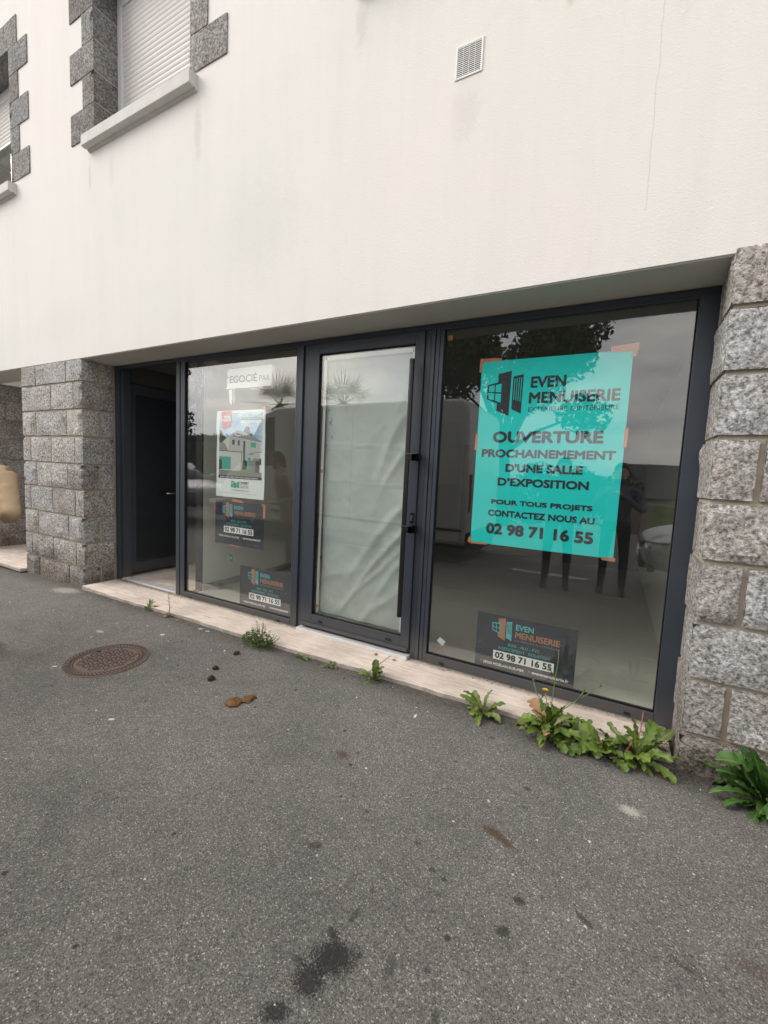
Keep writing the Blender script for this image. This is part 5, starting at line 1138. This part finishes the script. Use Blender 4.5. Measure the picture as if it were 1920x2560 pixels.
M_FOL = simple('tree_foliage', (.045, .075, .022), .7, 0, .45, 1.2); M_FOLD = simple('dark_foliage', (.028, .045, .018), .75, 0, .4, 1.2); M_BARK = simple('bark', (.10, .075, .05), .9, 0, .3, 9, .2, .5, 30); M_PALM = simple('palm_frond', (.05, .07, .03), .6, 0, .3, 4)
def cards(P_, size, r_, wide=.45):
    n_ = len(P_); a = r_.normal(size=(n_, 3)); a /= np.linalg.norm(a, axis=1)[:, None]; b = np.cross(a, r_.normal(size=(n_, 3))); b /= np.linalg.norm(b, axis=1)[:, None]
    s_ = (size*(.5+r_.rand(n_)))[:, None]; V = np.stack([P_-a*s_, P_+b*s_*wide, P_+a*s_, P_-b*s_*wide], 1).reshape(-1, 3); return V, np.arange(n_*4).reshape(-1, 4)
def leaves(n_, lobes, size, seed):
    r_ = np.random.RandomState(seed); L_ = np.array(lobes); w = L_[:, 3]**2.2; w /= w.sum(); pk = r_.choice(len(lobes), n_, p=w)
    d = r_.normal(size=(n_, 3)); d /= np.linalg.norm(d, axis=1)[:, None]
    return cards(L_[pk, :3]+d*(L_[pk, 3]*r_.rand(n_)**.45)[:, None]*np.array([1, 1, .8]), size, r_)
def tree(loc, h, cz, rad, n_, size, seed, label, mat, sq=1.0):
    e_ = empty('tree', loc, 0, label, 'tree'); r_ = random.Random(seed); lobes = []; b = MB()
    b.tube([(0, 0, -.1), (.05, .02, h*.25), (-.05, .05, h*.5), (.05, 0, h*.8)], [rad*.075, rad*.058, rad*.045, rad*.015], 10)
    for k in range(16):
        a = r_.uniform(0, 6.28); q = rad*r_.uniform(.25, .75); z = cz+rad*sq*r_.uniform(-.7, .75); lobes.append((q*math.cos(a), q*math.sin(a), z, rad*r_.uniform(.25, .42)))
        b.tube([(0, .02, h*.4), (q*.4*math.cos(a), q*.4*math.sin(a), (h*.4+z)/2+.1), (q*math.cos(a), q*math.sin(a), z)], [rad*.03, rad*.018, rad*.006], 6)
    b.build('trunk', M_BARK, e_, smooth=True, local=True)
    V, F2 = leaves(n_, lobes, size, seed); link_mesh('crown', np_mesh('crown', V, F2), mat, e_, local=True); return e_
tree((-3.3, -8.6, -.16), 6.0, 5.6, 3.2, 16000, .11, 2, 'large leafy tree reflected behind the turquoise poster', M_FOL, .95)
tree((-24.5, -9.0, -.2), 6.5, 5.0, 4.0, 14000, .14, 5, 'dark tree reflected at the left side of the left window', M_FOLD, .9)
tree((-46.0, -16.0, -1.0), 7, 5.0, 4.2, 6000, .2, 6, 'distant tree behind the dark tree at the left', M_FOLD)
tree((14.0, -30.0, -2.0), 7, 4.5, 4.0, 6000, .2, 7, 'distant tree beyond the house to the right', M_FOL)
def palm(loc, h, r_, label, seed):
    e_ = empty('palm_tree', loc, 0, label, 'palm'); rs = random.Random(seed); b = MB(); b.tube([(0, 0, -.1), (.03, 0, h*.5), (0, 0, h)], [.17, .15, .14], 10); b.build('trunk', M_BARK, e_, local=True)
    for k in range(34):
        a = rs.uniform(0, 6.28); el = rs.uniform(-.7, 1.35); d = Vector((math.cos(a)*math.cos(el), math.sin(a)*math.cos(el), math.sin(el))); l = r_*rs.uniform(.22, .34); c = Vector((0, 0, h))+d*l
        s_ = d.cross(Vector((0, 0, 1))).normalized(); n_ = s_.cross(d); b = MB(); b.tube([(0, 0, h), tuple(c)], .012, 4)
        for q in range(15):
            t_ = (q-7)/7*1.35; dd = (d*math.cos(t_)+s_*math.sin(t_)).normalized(); w_ = d.cross(n_).normalized()*.011 if abs(t_) < .5 else n_*.0+d*.011
            tip = c+dd*r_*.80*(1-.18*abs(t_))-Vector((0, 0, .10*abs(t_))); m_ = c+dd*r_*.35; b.poly([tuple(c), tuple(m_+w_), tuple(tip), tuple(m_-w_)])
        link_mesh('frond', b.mesh('frond'), M_PALM, e_, local=True)
    return e_
palm((-12.9, -8.2, -.15), 4.25, 1.5, 'palm tree reflected at the right of the left window', 3); palm((-9.55, -8.2, -.13), 4.2, 1.35, 'palm tree reflected in the glass door', 8)
# hedge at the left, house and garden wall across the street
hd = MB(); hd.box(-19, -10.6, -6.0, -5.0, -.2, 2.2); he = empty('hedge', (-14.8, -5.5, -.15), 0, 'clipped dark hedge reflected in the left window', 'hedge'); r_ = np.random.RandomState(4)
n_ = 9000; P_ = np.stack([r_.uniform(-19, -10.6, n_), r_.uniform(-6.0, -5.0, n_), r_.uniform(-.1, 2.45, n_)], 1); fc = r_.randint(0, 3, n_); P_[fc == 0, 1] = -5.0+r_.normal(0, .06, (fc == 0).sum()); P_[fc == 1, 2] = 2.4+r_.normal(0, .06, (fc == 1).sum())
V, F2 = cards(P_, .09, r_)
link_mesh('leaves', np_mesh('leaves', V, F2), M_FOLD, he); hd.build('branches', M_FOLD, he)
for i, (xc, w_, hh) in enumerate(((-9.5, 2.2, 2.5), (-6.2, 2.0, 2.0), (-3.0, 2.2, 2.4), (-.6, 1.3, 1.9))):
    sb = empty('shrub', (xc, -15.5, -.75), 0, 'broad dark shrub across the street, %s from the house' % ('fourth', 'third', 'second', 'nearest')[i], 'shrub', 'shrubs across the street'); lob = [(random.uniform(-w_, w_)*.7, random.uniform(-.7, .7), random.uniform(.5, hh+.2), random.uniform(.6, 1.0)) for _ in range(14)]
    V, F2 = leaves(3500, lob, .12, 30+i); link_mesh('foliage', np_mesh('foliage', V, F2), M_FOLD, sb, local=True)
hs = empty('house', (5.2, -24.0, -1.6), 0, 'low white house with slate roof reflected right of the turquoise poster', 'house')
M_SLATE = simple('slate_roof', (.05, .05, .055), .6, 0, .3, 6, .4, .4, 25); M_HW = simple('house_render', (.55, .54, .51), .9)
b = MB(); b.box(.9, 9.5, -28.5, -22.5, -1.8, .72); b.prism([(-28.5, .72), (-22.5, .72), (-25.5, 2.6)], .9, 9.5, 'x'); b.build('wall', M_HW, hs)
b = MB()
for s_ in (0, 1): b.prism([(-25.5, 2.72), (-25.5, 2.62), ((-22.2 if s_ else -28.8), .58), ((-22.2 if s_ else -28.8), .70)], .6, 9.8, 'x')
b.build('roof', M_SLATE, hs)
for xx in (1.3, 3.0, 5.0, 7.2):
    b = MB(); b.box(xx, xx+.8, -22.52, -22.46, -.9, .25); wi_ = b.build('window', M_PVC, hs); b = MB(); b.box(xx+.08, xx+.72, -22.47, -22.44, -.8, .17); b.build('pane', M_AUTO, wi_)
bn = MB(); bn.box(1.55, 3.1, -14.66, -14.63, -.33, .62); bn = bn.build('banner', simple('green_banner', (.16, .26, .03), .6)); tag(bn, 'yellow-green banner on the wall across the street', 'banner'); text(bn, 'PORTES OUVERTES', 1.65, 3.0, .18, .34, M_INK, -14.62, .01)
gw = MB(); gw.box(.2, 12, -14.95, -14.67, -1.2, .62); gw = gw.build('garden_wall', simple('stone_garden_wall', (.30, .25, .20), .9, 0, .5, 6, .2, .6, 12)); tag(gw, 'low stone garden wall across the street', 'wall')
